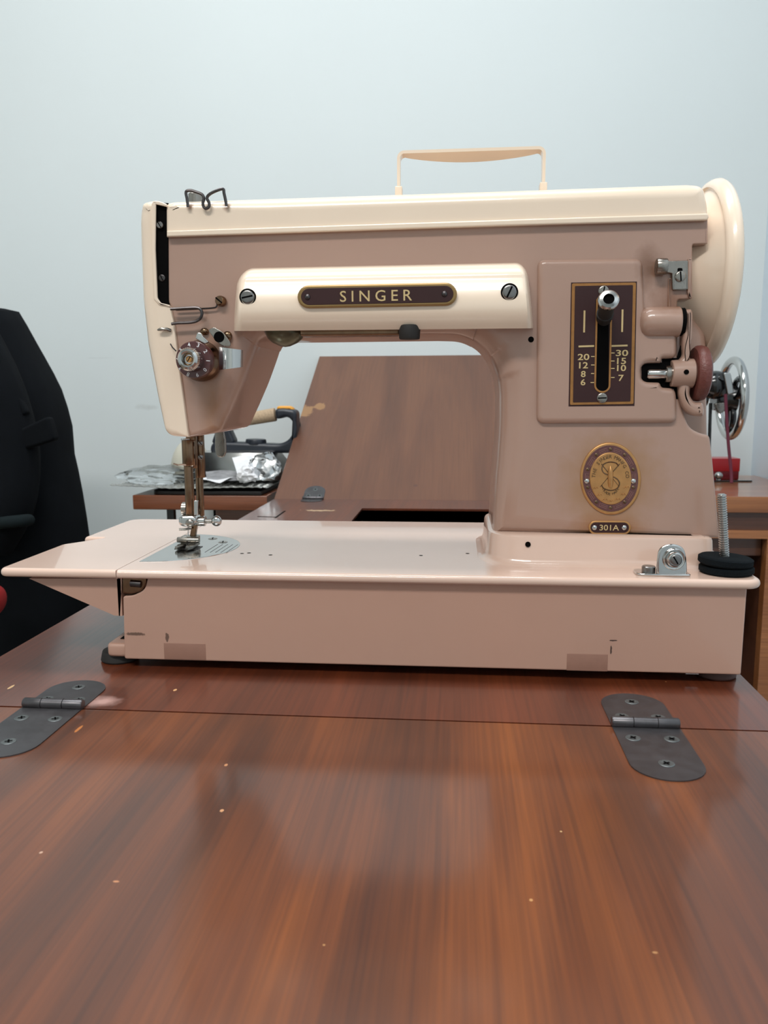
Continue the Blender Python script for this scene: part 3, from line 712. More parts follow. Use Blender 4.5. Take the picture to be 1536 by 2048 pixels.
def strip(pts, wd, Y, th=.0003, closed=False):
    mb = MB(); w3 = [P(a, b, Y) for a, b in pts]; n = len(w3); L_, R_ = [], []
    for i in range(n):
        a = w3[i-1] if (i or closed) else w3[0]; b = w3[(i+1) % n] if (i < n-1 or closed) else w3[-1]
        t = (b-a).normalized(); e = Vector((-t.z, 0, t.x))*wd/2; L_.append(w3[i]+e); R_.append(w3[i]-e)
    rings = [[l, r, r+Vector((0, -th, 0)), l+Vector((0, -th, 0))] for l, r in zip(L_, R_)]
    if closed: rings.append(rings[0])
    mb.loft(rings, not closed, not closed); return mb
yk = YP-.0007
m_ = MB(); puff(m_, [(1191, 600, 0), (1218, 600, 0), (1217, 770, 0)]+[(1204+13*math.cos(t*PI/8), 770+13*math.sin(t*PI/8), 0) for t in range(1, 8)]+[(1191, 770, 0)], yk-.0001, YP+.001, .00005); obj('lever_slot', m_, M['black'], spl)
arc = [(1222, 640), (1219, 768)]+[(1204.5+15*math.cos(t*PI/10), 769+15*math.sin(t*PI/10)) for t in range(1, 10)]+[(1190, 768), (1194, 600), (1197, 596)]
obj('slot_rim', strip(arc, .0010, yk, .0004), M['gold'], spl)
for pts in (((1169, 621), (1168, 665)), ((1245, 619), (1244, 664)), ((1157, 693), (1188, 692)), ((1223, 692), (1255, 691))):
    obj('index_line', strip(pts, .0010, yk), M['goldtext'], spl, smooth=0)
for pts in (((1182, 713), (1189, 713)), ((1182, 730), (1189, 730)), ((1182, 747), (1188, 747)), ((1181, 765), (1188, 765)),
            ((1222, 706), (1229, 706)), ((1222, 722), (1229, 722)), ((1222, 737), (1229, 737)), ((1222, 755), (1229, 755))):
    obj('index_tick', strip(pts, .0005, yk), M['goldtext'], spl, smooth=0)
pxm = YP/F
for s_, x, y, wpx in (('20', 1167, 714, 22), ('12', 1167, 730.5, 17), ('8', 1166.5, 748, 9), ('6', 1166, 764.5, 9), ('30', 1244, 706, 23), ('15', 1243, 722, 17), ('10', 1243, 736, 17), ('7', 1242, 756, 10)):
    obj('stitch_number', text_mb(s_, 12*pxm, P(x, y, yk), width=wpx*pxm, bold=.015, depth=.0002), M['goldtext'], spl, smooth=0)
screw(P(1207, 582, yk), FRONT, .0029, .0009, .6, spl, 'steel'); screw(P(1204, 796, yk), FRONT, .0029, .0009, -.75, spl, 'steel')
# lever
lv = MB(); a = P(1207, 640, YP+.002); b = P(1217, 600, YP-.024); d = (b-a).normalized()
lv.lathe(a, d, [(0, .0042), ((b-a).length*.35, .0048), ((b-a).length*.36, .0042), ((b-a).length*.9, .0044), ((b-a).length*.97, .0046)], 28)
lvo = obj('stitch_lever', lv, M['rubber'], sm, label='dark stitch length lever with a steel tip')
m_ = MB().lathe(b-d*.0012, d, [(0, .0046), (.0008, .0057), (.0018, .0056), (.0026, .0048), (.0028, .0030), (.0022, .0027), (.0010, .0026)], 32, cap=False); obj('lever_tip', m_, M['chrome'], lvo)
m_ = MB().lathe(b+d*.0002, d, [(0, .0028), (.0001, 0)], 24); obj('lever_bore', m_, M['black'], lvo)

# --- medallion
def oval(mb, rx, ry, Y, Yb, r, cx=1221, cy=957, n=48):
    return puff(mb, [(cx+rx*math.cos(2*PI*i/n)+ (ry*math.sin(2*PI*i/n))*.02, cy+ry*math.sin(2*PI*i/n), 0, r) for i in range(n)], Y, Yb, r)
m_ = MB(); oval(m_, 61, 72.5, YA-.0011, YA+.001, .001); mo = obj('medallion', m_, M['brass'], sm, label='oval brass maker badge with a maroon ring')
m_ = MB(); oval(m_, 55.5, 66.5, YA-.0014, YA, .0002); obj('badge_ring', m_, M['maroon_ring'], mo)
m_ = MB(); oval(m_, 42, 52.5, YA-.0020, YA, .0006); obj('badge_center', m_, M['brass'], mo)
YM = YA-.0014
for i in range(10):
    a = PI/2 + (i)*2*PI/10
    c = P(1221+48*math.cos(a), 957-58.5*math.sin(a), YM)
    if abs(math.cos(a)) > .99: continue
    m_ = MB().ell(c, (.0011, .0004, .0011), 12, 8); obj('stud', m_, M['bronze'], mo)
    a2 = a+PI/10
    q = [(1221+r_*math.cos(a2+t), 957-(r_+10.5)*math.sin(a2+t)) for r_, t in ((44, -.16), (51, -.16), (51, .16), (44, .16), (44, -.1), (47.5, -.1), (47.5, .16))]
    obj('key_ornament', strip(q, .00042, YM, .0002), M['ornament'], mo, smooth=0)
for x in (1173.5, 1266.5):
    m_ = MB().ell(P(x, 962, YM), (.0017, .0014, .0017)); obj('rivet', m_, M['chrome'], mo)
YM2 = YA-.0020; dk = M['bronze']
def arctext(s, r0x, r0y, a0, a1, hpx, out=True):
    mb = MB(); n = len(s)
    for i, ch in enumerate(s):
        if ch == ' ': continue
        a = math.radians(a0+(a1-a0)*i/(n-1)); c = P(1221+r0x*math.cos(a), 957-r0y*math.sin(a), YM2)
        rot = a-PI/2 if out else a+PI/2
        t = text_mb(ch, hpx*pxm, c, rot=rot, depth=.0003, bold=-.005); o_ = len(mb.v); mb.v += t.v; mb.f += [tuple(j+o_ for j in f) for f in t.f]
    return mb
obj('badge_lettering', arctext('THE SINGER MANFG CO', 34, 44, 174, 6, 6.6), dk, mo, smooth=0)
obj('badge_lettering', arctext('TRADE MARK', 20, 31, 222, 318, 4.6, False), dk, mo, smooth=0)
S = smooth_path([P(a, b, YM2-.0001) for a, b in ((1237, 932), (1232, 926), (1220, 924), (1208, 928), (1204, 937), (1208, 946), (1220, 951), (1233, 957), (1239, 966), (1235, 976), (1222, 981), (1208, 977), (1203, 970))], 4)
m_ = MB().tube(S, .00036, 6); obj('monogram', m_, dk, mo)
for a, b in (((1203, 928), (1238, 973)), ((1239, 928), (1200, 974))):
    m_ = MB().cyl(P(*a, YM2), P(*b, YM2), .0003, .00015, 8); obj('crossed_needle', m_, dk, mo)
m_ = MB().lathe(P(1221, 931, YM2), P(1221, 974, YM2)-P(1221, 931, YM2), [(0, .0001), (.002, .0012), (.004, .0016), (.010, .0016), (.0128, .0011)], 14); obj('shuttle', m_, M['brass'], mo)
lp = []
for i in range(7):
    a = math.radians(205+i*22); c = (1221+34*math.cos(a), 957-45*math.sin(a))
    lp.append(c)
    q = [P(c[0]+x, c[1]+y, YM2-.0001) for x, y in ((-5, 2), (-2, -2), (1, 1), (4, -3), (6, 1))]
    m_ = MB().tube(smooth_path(q, 3), .00028, 6); obj('leaf_relief', m_, M['brass'], mo)
# --- model plate
m_ = MB(); pill(m_, 1177, 1262, 1041.5, 1069, 0, YA-.0008, YA+.001, .0005, .004); mp = obj('model_plate', m_, M['brass'], sm, label='small brass model plate')
m_ = MB(); pill(m_, 1181, 1258, 1045, 1065.5, 0, YA-.001, YA, .0001, .004); obj('plate_field', m_, M['maroon'], mp)
for x in (1189, 1248.5): m_ = MB().ell(P(x, 1055.3, YA-.001), (.0016, .0009, .0016), 16, 10); obj('rivet', m_, M['chrome'], mp)
obj('plate_lettering', text_mb('301A', 11.5*pxm, P(1218.5, 1055.3, YA-.001), width=38*pxm, bold=.008, depth=.0002), M['goldtext'], mp, smooth=0)

# --- hand wheel
WC = P(1427, 552, .525); WX = P(1486, 552, .4715).x-.0090; wz = WC.z
prof_w = [(-.032, 0), (-.032, .033), (-.0305, .0345), (-.016, .0345), (-.013, .0355), (-.007, .0400), (-.001, .0465), (.0010, .0492), (.0006, .0502), (-.0001, .0510), (0, .0520), (.0012, .0540), (.0035, .0555), (.0060, .056), (.0085, .0548), (.0098, .052), (.0098, .046), (.007, .03), (.007, .014), (.012, .013), (.013, .011), (.013, 0)]
m_ = MB().lathe((WX, .525, wz), (1, 0, 0), prof_w, 72); hwo = obj('hand_wheel', m_, M['cream'], sm, label='cream balance wheel', smooth=40)
m_ = MB().lathe((P(1386, 552, .50).x-.0018, .525, wz), (1, 0, 0), [(0, .0), (0, .0345), (.002, .0345), (.002, 0)], 48); obj('wheel_washer', m_, M['bronze'], sm)
# --- stop latch at upper right
ls = MB(); ls.cyl(P(1312, 533, YA-.004), P(1334, 533, YA-.004), .0045, seg=20, bv=.0006)
lso = obj('stop_latch', ls, M['steel'], sm, label='steel bobbin winder latch')
m_ = MB(); puff(m_, [(1334, 522, 0), (1376, 521, 3), (1376, 579, 2), (1345, 580, 2), (1344, 547, 2), (1334, 545, 0)], YA-.0025, YA-.0008, .0004); obj('latch_plate', m_, M['steel'], lso)
m_ = MB(); puff(m_, [(1345, 565, 2), (1374, 565, 0), (1374, 581, 4), (1345, 581, 4)], YA-.0014, YA, .0003); obj('latch_plate', m_, M['steel'], lso)
m_ = MB(); puff(m_, [(1355, 536, 3), (1365, 536, 3), (1365, 548, 0), (1355, 548, 0)], YA-.0027, YA-.002, .0001); obj('latch_slot', m_, M['black'], lso)
screw(P(1360.5, 553, YA-.0026), FRONT, .0030, .0012, .9, lso, 'steel')
m_ = MB(); puff(m_, [(1376, 517, 1), (1384, 517, 1), (1380, 598, 1), (1375, 585, 1)], YA-.0018, YA+.001, .0004); obj('spring_strip', m_, M['taupe'], sm)
m_ = MB(); puff(m_, [(1337, 556, 2), (1342, 556, 2), (1341, 615, 0), (1336, 615, 0)], YA-.0012, YA+.001, .0005); obj('casting_rib', m_, M['taupe'], sm)
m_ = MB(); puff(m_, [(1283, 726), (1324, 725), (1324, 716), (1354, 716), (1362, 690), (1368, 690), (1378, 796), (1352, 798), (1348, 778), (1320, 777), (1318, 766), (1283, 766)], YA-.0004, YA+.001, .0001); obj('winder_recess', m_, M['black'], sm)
# --- bobbin winder
yw = YA-.0005
m_ = MB(); a = P(1277, 645, yw); b = P(1358, 645, yw); L_ = b.x-a.x; R_ = .0087
m_.lathe(Vector((a.x, yw, a.z)), (1, 0, 0), [(0, 0), (.0003, R_*.45), (.0014, R_*.75), (.0032, R_*.93), (.0055, R_), (L_-.0006, R_), (L_, R_*.95), (L_, 0)], 36)
wbo = obj('bobbin_winder', m_, M['taupe'], sm, label='taupe bobbin winder with a maroon rubber tire')
ax_ = P(1358, 645, yw).z
m_ = MB().lathe((b.x, yw, a.z), (1, 0, 0), [(0, R_*.9), (.0024, R_*.9)], 32); obj('winder_joint', m_, M['black'], wbo)
m_ = MB(); puff(m_, [(1366, 619, 4, .003), (1382, 618, 7, .003), (1385, 628, 4, .003), (1385, 672, 0, .003), (1378, 700, 6, .003), (1380, 722, 8, .003), (1386, 735, 0, .003), (1386, 760, 6, .003), (1380, 776, 6, .003), (1378, 790, 6, .003), (1388, 806, 10, .003), (1404, 803, 4, .003), (1408, 822, 3, .003), (1406, 833, 3, .003), (1384, 832, 12, .003), (1366, 818, 12, .003), (1356, 790, 10, .003), (1357, 766, 4, .003), (1354, 740, 0, .003), (1356, 722, 6, .003), (1366, 712, 8, .003), (1364, 690, 6, .003), (1366, 640, 0, .003)], yw-.0055, yw+.006, .003, segs=6)
obj('winder_arm', m_, M['taupe'], wbo)
hb = P(1341, 747, yw-.001); he = P(1388, 747, yw-.001)
m_ = MB().lathe(hb, (1, 0, 0), [(0, .0), (0, .0070), (.0004, .0075), (.004, .0078), (.010, .0084), (he.x-hb.x-.001, .0084), (he.x-hb.x, .007), (he.x-hb.x, 0)], 32); obj('winder_hub', m_, M['taupe'], wbo)
m_ = MB().lathe(P(1373, 744, yw-.0093), FRONT, [(-.001, .0014), (.0001, .0014), (.0001, 0)], 16); obj('oil_hole', m_, M['black'], wbo)
s0 = P(1294, 748, yw-.001); s1 = P(1330, 748, yw-.001)
m_ = MB().lathe(s0, (1, 0, 0), [(0, .0), (0, .0022), (.001, .0029), (s1.x-s0.x, .0029)], 20); obj('spindle', m_, M['chrome'], wbo)
m_ = MB().lathe(s1, (1, 0, 0), [(0, 0), (0, .0046), (.0005, .005), (.003, .005), (.0037, .0042), (.0037, 0)], 28); obj('spindle_washer', m_, M['steel'], wbo)
tc_ = P(1384, 747, yw+.003)
m_ = MB().lathe(tc_, (1, 0, 0), [(0, 0), (0, .0115), (.0003, .0145), (.0018, .0158), (.0042, .0161), (.0066, .0154), (.0078, .0135), (.0078, .0)], 44); obj('winder_tire', m_, M['tire'], wbo, label='perished maroon rubber tire')

# --- tension unit on the head
tcn = P(405, 722, YA); 
def tl(t0, prof): return MB().lathe(tcn, FRONT, prof, 48)
m_ = tl(0, [(0, 0), (0, .0112), (.0015, .0122), (.0035, .0124), (.0070, .0112), (.0110, .0098), (.0110, 0)]); to = obj('tension_unit', m_, M['bronze'], sm, label='thread tension dial numbered 0 to 9', smooth=45)
m_ = tl(0, [(.010, 0), (.010, .0106), (.0165, .0108), (.0172, .0104), (.0174, .0060), (.0174, 0)]); obj('tension_dial', m_, M['dialred'], to)
kn = MB(); rings = []
for t, r_ in ((.0172, .0066), (.0255, .0066), (.0270, .0058), (.0278, .0046)):
    rings.append([tcn+FRONT*t+Vector((math.cos(2*PI*i/96), 0, math.sin(2*PI*i/96)))*(r_*(1+(.03 if i % 2 and t < .0262 else 0))) for i in range(96)])
kn.loft(rings, True, False)
r2 = [[tcn+FRONT*t+Vector((math.cos(2*PI*i/96), 0, math.sin(2*PI*i/96)))*r_ for i in range(96)] for t, r_ in ((.0278, .0046), (.0275, .0036), (.0262, .0028), (.0240, .0026), (.0240, .0001))]
kn.loft(r2, False, True); obj('tension_nut', kn, M['chrome'], to, smooth=25, label='knurled nickel nut')
screw(tcn+FRONT*.0242, FRONT, .0019, .0010, .2, to, 'brass')
for i, dgt in enumerate('0123456789'):
    a = math.radians(-40+i*36); c = tcn+FRONT*.0174+Vector((math.cos(a), 0, math.sin(a)))*.0090
    obj('dial_number', text_mb(dgt, .0023, c, rot=a-PI/2, depth=.00015, bold=.01), M['paper'], to, smooth=0)
m_ = MB(); puff(m_, [(391, 677, 2), (395, 665, 3), (403, 666, 3), (405, 672, 2), (418, 684, 4), (410, 688, 2)], YA-.0135, YA-.011, .0004); obj('dial_stop', m_, M['chrome'], to)
# bowed thread guard to the right of the dial
gp = []
for t in range(9):
    u = t/8; x = 438+48*u; Y = YA-.012+.0045*math.sin(u*PI*.9)*-1+.004*u
    gp.append([P(x, 694+u*6, Y), P(x, 740-u*6, Y), P(x, 740-u*6, Y+.0006), P(x, 694+u*6, Y+.0006)])
m_ = MB().loft(gp); obj('thread_guard', m_, M['chrome'], sm)
m_ = MB(); puff(m_, [(416, 660, 5), (428, 654, 4), (446, 664, 6), (461, 684, 6), (461, 693, 4), (444, 692, 5), (430, 680, 4)], YA-.008, YA-.0068, .0004); gd = obj('thread_eyelet', m_, M['steel'], sm)
m_ = MB().lathe(P(438, 674, YA-.0081), FRONT, [(0, .0032), (.0001, .0032), (.0001, 0)], 20); obj('eyelet_hole', m_, M['black'], gd)
m_ = MB().ell(P(409, 663, YA-.001), (.0026, .002, .0022)); obj('eyelet_screw', m_, M['bronze'], sm)
m_ = MB().ell(P(455, 672, YA-.001), (.0028, .002, .003)); obj('eyelet_screw', m_, M['bronze'], sm)
m_ = MB().cyl(P(447, 678, YA), P(447, 678, YA-.007), .0022, seg=14); obj('eyelet_post', m_, M['dark_steel'], sm)
m_ = MB().tube([P(341, 688, YA-.004), P(345, 695, YA-.006), P(352, 702, YA-.007)], .0004, 6); obj('check_spring', m_, M['dark_steel'], sm)
# U-shaped wire guide, its screw and the pin
yu = YA-.005
U = [(341, 618), (352, 617.5), (375, 616), (392, 615.5), (400, 618), (404, 626), (401, 636), (393, 642), (380, 645), (356, 646), (343, 648)]
m_ = MB().tube(smooth_path([P(a, b, yu) for a, b in U], 5), .0009, 8); ug = obj('wire_guide', m_, M['dark_steel'], sm)
m_ = MB().tube(smooth_path([P(a, b, yu+.003) for a, b in ((352, 620), (392, 618), (425, 616), (433, 613), (434, 606))], 4), .0005, 6); obj('guide_stem', m_, M['dark_steel'], ug)
screw(P(444, 603, YA-.0008), Vector((-.25, -1, .1)), .0031, .0038, 1.7, sm, 'bronze')
m_ = MB().tube([P(315, 660, .477), P(322, 658.5, .477), P(334, 659, .4775), P(341, 661, .479)], .0011, 10, radii=[.0005, .0012, .0012, .0011]); obj('guide_pin', m_, M['steel'], fp)
# --- needle bar group
yn = .512
def vc(x, y0, y1, r, Y=None, name='bar', m='bronze', parent=sm, bv=.0006):
    Y = Y or yn; a = P(x, y0, Y); b = P(x, y1, Y); a.x = b.x = (a.x+b.x)/2
    return obj(name, MB().cyl(a, b, r, seg=24, bv=bv), M[m], parent)
px_ = yn/F
vc(384, 860, 936, 11.5*px_, yn+.004, 'needle_bar_bushing')
vc(371, 876, 881, 9*px_, yn-.002, 'bushing_ring', 'chrome')
vc(378, 880, 931, 14*px_, yn-.0015, 'needle_bar_bushing')
m_ = MB().tube([P(347, 927, yn-.008), P(356, 930, yn-.008), P(366, 929, yn-.006), P(386, 931, yn-.004)], .0006, 6); obj('thread_wire', m_, M['chrome'], sm)
vc(379, 925, 1034, 9.5*px_, yn, 'needle_bar', 'bronze')
vc(399, 860, 955, 11*px_, yn+.014, 'presser_bar_sleeve', 'bronze')
vc(400, 940, 1045, 8*px_, yn+.014, 'presser_bar', 'bronze')
for y in (886, 914): screw(P(401, y, yn-.001), Vector((.3, -1, 0)), .0018, .0016, 1.5, sm)
m_ = MB(); puff(m_, [(388, 1001, 2), (396, 1001, 2), (396, 1030, 0), (388, 1030, 0)], yn-.004, yn-.002, .0003); obj('clamp_spring', m_, M['chrome'], sm)
m_ = MB().lathe(P(366, 1018, yn+.004), (1, 0, 0), [(0, .0), (0, .0046), (.003, .0046), (.003, 0)], 40); obj('clamp_thumb_nut', m_, M['steel'], sm)
m_ = MB(); puff(m_, [(358, 1032, 4), (394, 1031, 4), (395, 1050, 5), (372, 1054, 6), (358, 1050, 5)], yn-.006, yn+.006, .002); nc = obj('needle_clamp', m_, M['chrome'], sm, label='chrome needle clamp with thumb screw')
m_ = MB().cyl(P(394, 1042, yn), P(411, 1042, yn), .0034, seg=18, bv=.0004); obj('clamp_sleeve', m_, M['chrome'], nc)
m_ = MB().cyl(P(410, 1042, yn), P(424, 1042, yn), .0015, seg=12); obj('screw_shank', m_, M['steel'], nc)
m_ = MB().ell(P(433, 1042, yn), (.0036, .0026, .0036)); obj('thumb_screw', m_, M['chrome'], nc)
m_ = MB().ell(P(380, 1046, yn-.006), (.003, .0016, .0026)); obj('clamp_screw', m_, M['steel'], nc)
m_ = MB().tube([P(358, 1059, yn-.004), P(370, 1058.5, yn-.003), P(382, 1057, yn-.001)], .0008, 8); obj('needle_thread_guide', m_, M['steel'], sm)
m_ = MB(); puff(m_, [(384, 1048), (394, 1048), (389, 1082), (378, 1082)], yn+.001, yn+.005, .0006); obj('presser_shank', m_, M['bronze'], sm)
m_ = MB().cyl(P(377, 1048, yn-.001), P(375, 1092, yn-.001), .0006, .0003, 8); obj('needle', m_, M['chrome'], sm)
# presser foot with two toes
fz = ZB+.0006
q0 = Q(375, 1097, ZB)
for dx in (-.006, .0012):
    pts = [(q0.x+dx, q0.y+.008), (q0.x+dx+.0048, q0.y+.008), (q0.x+dx+.0048, q0.y-.006), (q0.x+dx+.0030, q0.y-.011), (q0.x+dx+.0006, q0.y-.009), (q0.x+dx, q0.y-.006)]
    m_ = MB(); slab_z(m_, pts, fz+.0004, fz+.0026, .0006, 3); obj('presser_foot', m_, M['steel'], sm)
m_ = MB().box(q0.x-.0052, q0.x+.0062, q0.y+.001, q0.y+.009, fz+.002, fz+.0072, .0009); pf = obj('presser_foot', m_, M['steel'], sm)
m_ = MB().cyl((q0.x-.007, q0.y+.001, fz+.005), (q0.x+.008, q0.y+.001, fz+.005), .0019, seg=14, bv=.0003); obj('foot_pivot', m_, M['steel'], sm)
# needle plate
npc = Vector((XS+.004, .5135)); RN = Q(476, 1095, ZB).x-npc.x
pts = [(npc.x, npc.y-RN)]+[(npc.x+RN*math.sin(t*PI/28), npc.y-RN*math.cos(t*PI/28)) for t in range(1, 28)]+[(npc.x, npc.y+RN)]
m_ = MB(); slab_z(m_, pts, ZB-.001, ZB+.0003, .0002, 2); npo = obj('needle_plate', m_, M['chrome'], sm, label='polished D-shaped needle plate')
for i in range(5):
    y = q0.y-.012-.0035*0; x = q0.x+.016+i*.0035
    m_ = MB().box(x, x+.0003, npc.y-.018, npc.y+.010, ZB+.0003, ZB+.00042); obj('guide_line', m_, M['dark_steel'], npo, smooth=0)
for a in (.5, .95):
    screw(Vector((npc.x+RN*.78*math.cos(a), npc.y+RN*.78*math.sin(a), ZB+.0001)), Vector((0, 0, 1)), .0032, .0006, 1, npo, 'steel')
m_ = MB().box(q0.x-.0075, q0.x+.0085, q0.y-.004, q0.y+.006, ZB+.0003, ZB+.0007); obj('feed_dog', m_, M['dark_steel'], npo, smooth=0)
for (x, y) in ((484, 1107), (498, 1106), (541, 1110), (935, 1107), (842, 1111)):
    c = Q(x, y, ZB); m_ = MB().lathe(c+Vector((0, 0, .00005)), (0, 0, 1), [(0, .0013), (.0001, .0011), (.0001, 0)], 10); obj('paint_chip', m_, M['rubber'], sm)
# presser lifter paddle
m_ = MB(); puff(m_, [(436, 850, 4), (444, 848, 4), (451, 880, 0), (452, 906, 8), (447, 915, 6), (435, 914, 6), (430, 902, 6), (430, 868, 4)], .556, .5585, .0006); obj('presser_lifter', m_, M['steel'], sm)

# --- chrome winder tension bracket on the bed
yc_ = P(1345, 1148, .447)
m_ = MB().lathe(P(1297, 1146, .4535)*1, (0, 0, 1), [(0, .007), (.0009, .0072), (.0014, .0066), (.0014, 0)], 28)
bz0 = ZB+.0001
m_ = MB(); slab_z(m_, rr([(P(1270, 1146, .452).x, .4475, .005, 0), (P(1378, 1146, .452).x, .4475, .002, 0), (P(1378, 1146, .452).x, .461, .002, 0), (P(1270, 1146, .452).x, .461, .005, 0)]), ZB, ZB+.0014, .0005, 3)
wt = obj('winder_tension', m_, M['chrome'], sm, label='chrome thread tension bracket on the bed corner')
m_ = MB(); puff(m_, [(1313, 1151, 0), (1313, 1120, 16), (1318, 1094, 18), (1343, 1086, 22), (1368, 1094, 18), (1373, 1120, 16), (1374, 1151, 0)], .4482, .4502, .0009, nr=10); obj('tension_plate', m_, M['chrome'], wt)
cc = P(1348, 1118, .4482)
m_ = MB().lathe(cc, FRONT, [(-.001, .0063), (.0006, .0062), (.0014, .0056), (.0012, .0048), (.0010, .0047), (.0022, .0046), (.0034, .0040), (.0036, .0034), (.0030, .0031), (.0030, 0)], 40); obj('tension_disc', m_, M['chrome'], wt)
screw(cc+FRONT*.0029, FRONT, .0029, .0008, 1.35, wt, 'screw')
m_ = MB().lathe(P(1297, 1143, .4535), (0, 0, 1), [(-.001, .0038), (.0028, .0038), (.0033, .0033), (.0033, 0)], 24); obj('stud', m_, M['screw'], wt)

# ================================================================== loose threaded rod standing in felt discs on the bed
dc = Q(1451, 1137, ZB); dc.y = .4605; dc.x = P(1451, 1137, .4605).x
rod = thing('threaded_rod', 'steel threaded rod standing upright in a pad of two black felt discs on the bed', 'rod', (dc.x, dc.y, ZB))
rd = .0147
m_ = MB().lathe((dc.x+.0004, dc.y, ZB+.0001), (0, 0, 1), [(0, 0), (0, rd*.93), (.0010, rd), (.0034, rd), (.0042, rd*.93), (.0042, 0)], 40); obj('felt_disc', m_, M['felt'], rod)
m_ = MB().lathe((dc.x-.0004, dc.y, ZB+.0048), Vector((.05, 0, 1)), [(0, 0), (0, rd*.93), (.0010, rd), (.0038, rd), (.0046, rd*.92), (.0046, 0)], 40); obj('felt_disc', m_, M['felt'], rod)
a = P(1449, 1119, dc.y); b = P(1442.5, 988, dc.y); d = (b-a); L_ = d.length; pr_ = []; n = 28
for i in range(n):
    t0 = L_*i/n; h_ = L_/n; pr_ += [(t0, .0019), (t0+h_*.22, .0027), (t0+h_*.58, .0027), (t0+h_*.8, .0019)]
m_ = MB().lathe(a, d, [(-.006, .0022)]+pr_+[(L_, .0019)], 24); obj('rod_thread', m_, M['alu'], rod, smooth=60)

# ================================================================== left desk and what lies on it
DY = 1.259
ld = thing('side_desk', 'brown wooden side table by the wall behind, carrying the iron and bubble wrap', 'table', (-.42, 1.44, 0))
m_ = MB(); slab_z(m_, [(-.529, DY), (-.305, DY), (-.305, 1.63), (-.529, 1.63)], TZ-.024, TZ, .0015, 3); obj('tabletop', m_, M['wood_desk_l'], ld)
m_ = MB().box(-.40, -.31, DY+.03, DY+.048, TZ-.13, TZ-.024); obj('apron', m_, M['wood_desk_l'], ld, smooth=0)
m_ = MB().box(-.40, -.31, 1.58, 1.587, TZ-.13, TZ-.024); obj('apron', m_, M['wood_desk_l'], ld, smooth=0)
lx = P(343, 1030, DY+.06).x
for x in (lx, -.335):
    for y in (DY+.06, 1.58): m_ = MB().box(x-.006, x+.006, y-.006, y+.006, 0, TZ-.024); obj('leg', m_, M['blackmetal'], ld, label='thin black steel leg')
m_ = MB(); zt_ = TZ+.001
tr = rr([(-.50, DY+.004, .02, 0), (-.315, DY+.004, 0, 0), (-.315, 1.55, 0, 0), (-.50, 1.55, .02, 0)])
slab_z(m_, tr, TZ+.0002, TZ+.007, .001, 2)
obj('tray', m_, M['tray'], label='thin black tray under the bubble wrap on the side table', cat='tray')
# bubble wrap: a crinkled sheet, curling up beyond the table at its end
NX, NY = 90, 40
def sheet(x0, x1, y0, y1, zf, thick=.0006, nx=60, ny=24):
    mb = MB(); up = []
    for j in range(ny+1):
        for i in range(nx+1):
            x = x0+(x1-x0)*i/nx; y = y0+(y1-y0)*j/ny; up.append(Vector((x, y, zf(x, y))))
    n0 = nx+1; fs = [(j*n0+i, j*n0+i+1, (j+1)*n0+i+1, (j+1)*n0+i) for j in range(ny) for i in range(nx)]
    mb.add(up, fs); mb.add([v-Vector((0, 0, thick)) for v in up], [tuple(reversed(f)) for f in fs])
    N_ = len(up)
    for i in range(nx): mb.f.append((i, i+1, N_+i+1, N_+i)); a_ = ny*n0+i; mb.f.append((a_, a_+1, N_+a_+1, N_+a_))
    for j in range(ny): a_ = j*n0; mb.f.append((a_, a_+n0, N_+a_+n0, N_+a_)); a_ += nx; mb.f.append((a_, a_+n0, N_+a_+n0, N_+a_))
    return mb
def zbub(x, y):
    b = .0022*abs(math.sin(x*230)*math.sin(y*230))
    curl = .012*max(0, (-.50-x)/.06) if x < -.50 else 0
    return TZ+.0095+b+.003*noise.noise(Vector((x*18, y*18, 1)))+curl*.2+(.004*max(0, 1-abs(y-DY-.0)/.03))
m_ = sheet(-.565, -.312, DY-.004, 1.50, zbub, nx=110, ny=90); obj('bubble_wrap', m_, M['bubble'], label='sheet of silvery bubble wrap hanging over the end of the side table', cat='bubble wrap')
def crumple(name, c, r, amp, m, label, cat, seed=0, flat=1.0, sub=3, fr=2.2):
    bm = bmesh.new(); bmesh.ops.create_icosphere(bm, subdivisions=sub, radius=1); mb = MB()
    for v in bm.verts:
        n_ = v.co.copy(); k_ = 1+amp*noise.noise(n_*fr+Vector((seed, 0, 0)))+amp*.6*noise.noise(n_*fr*2.6+Vector((seed, 5, 0)))
        v.co = Vector((n_.x*r[0], n_.y*r[1], max(n_.z, -.75)*r[2]*flat))*k_+Vector(c)
    zz = min(v.co.z for v in bm.verts); 
    for v in bm.verts: v.co.z += c[2]-r[2]*.8-zz
    mb.bm(bm); return obj(name, mb, m, label=label, cat=cat, smooth=20)
pz = TZ+.0145
def onp(px, py, Y): return P(px, py, Y)
# iron
iy = 1.40
def I(px, py, dy=0): return P(px, py, iy+dy)
ir = thing('electric_iron', 'old electric iron with a cork-covered handle and black body on bubble wrap', 'iron', (I(475, 950).x, iy, pz))
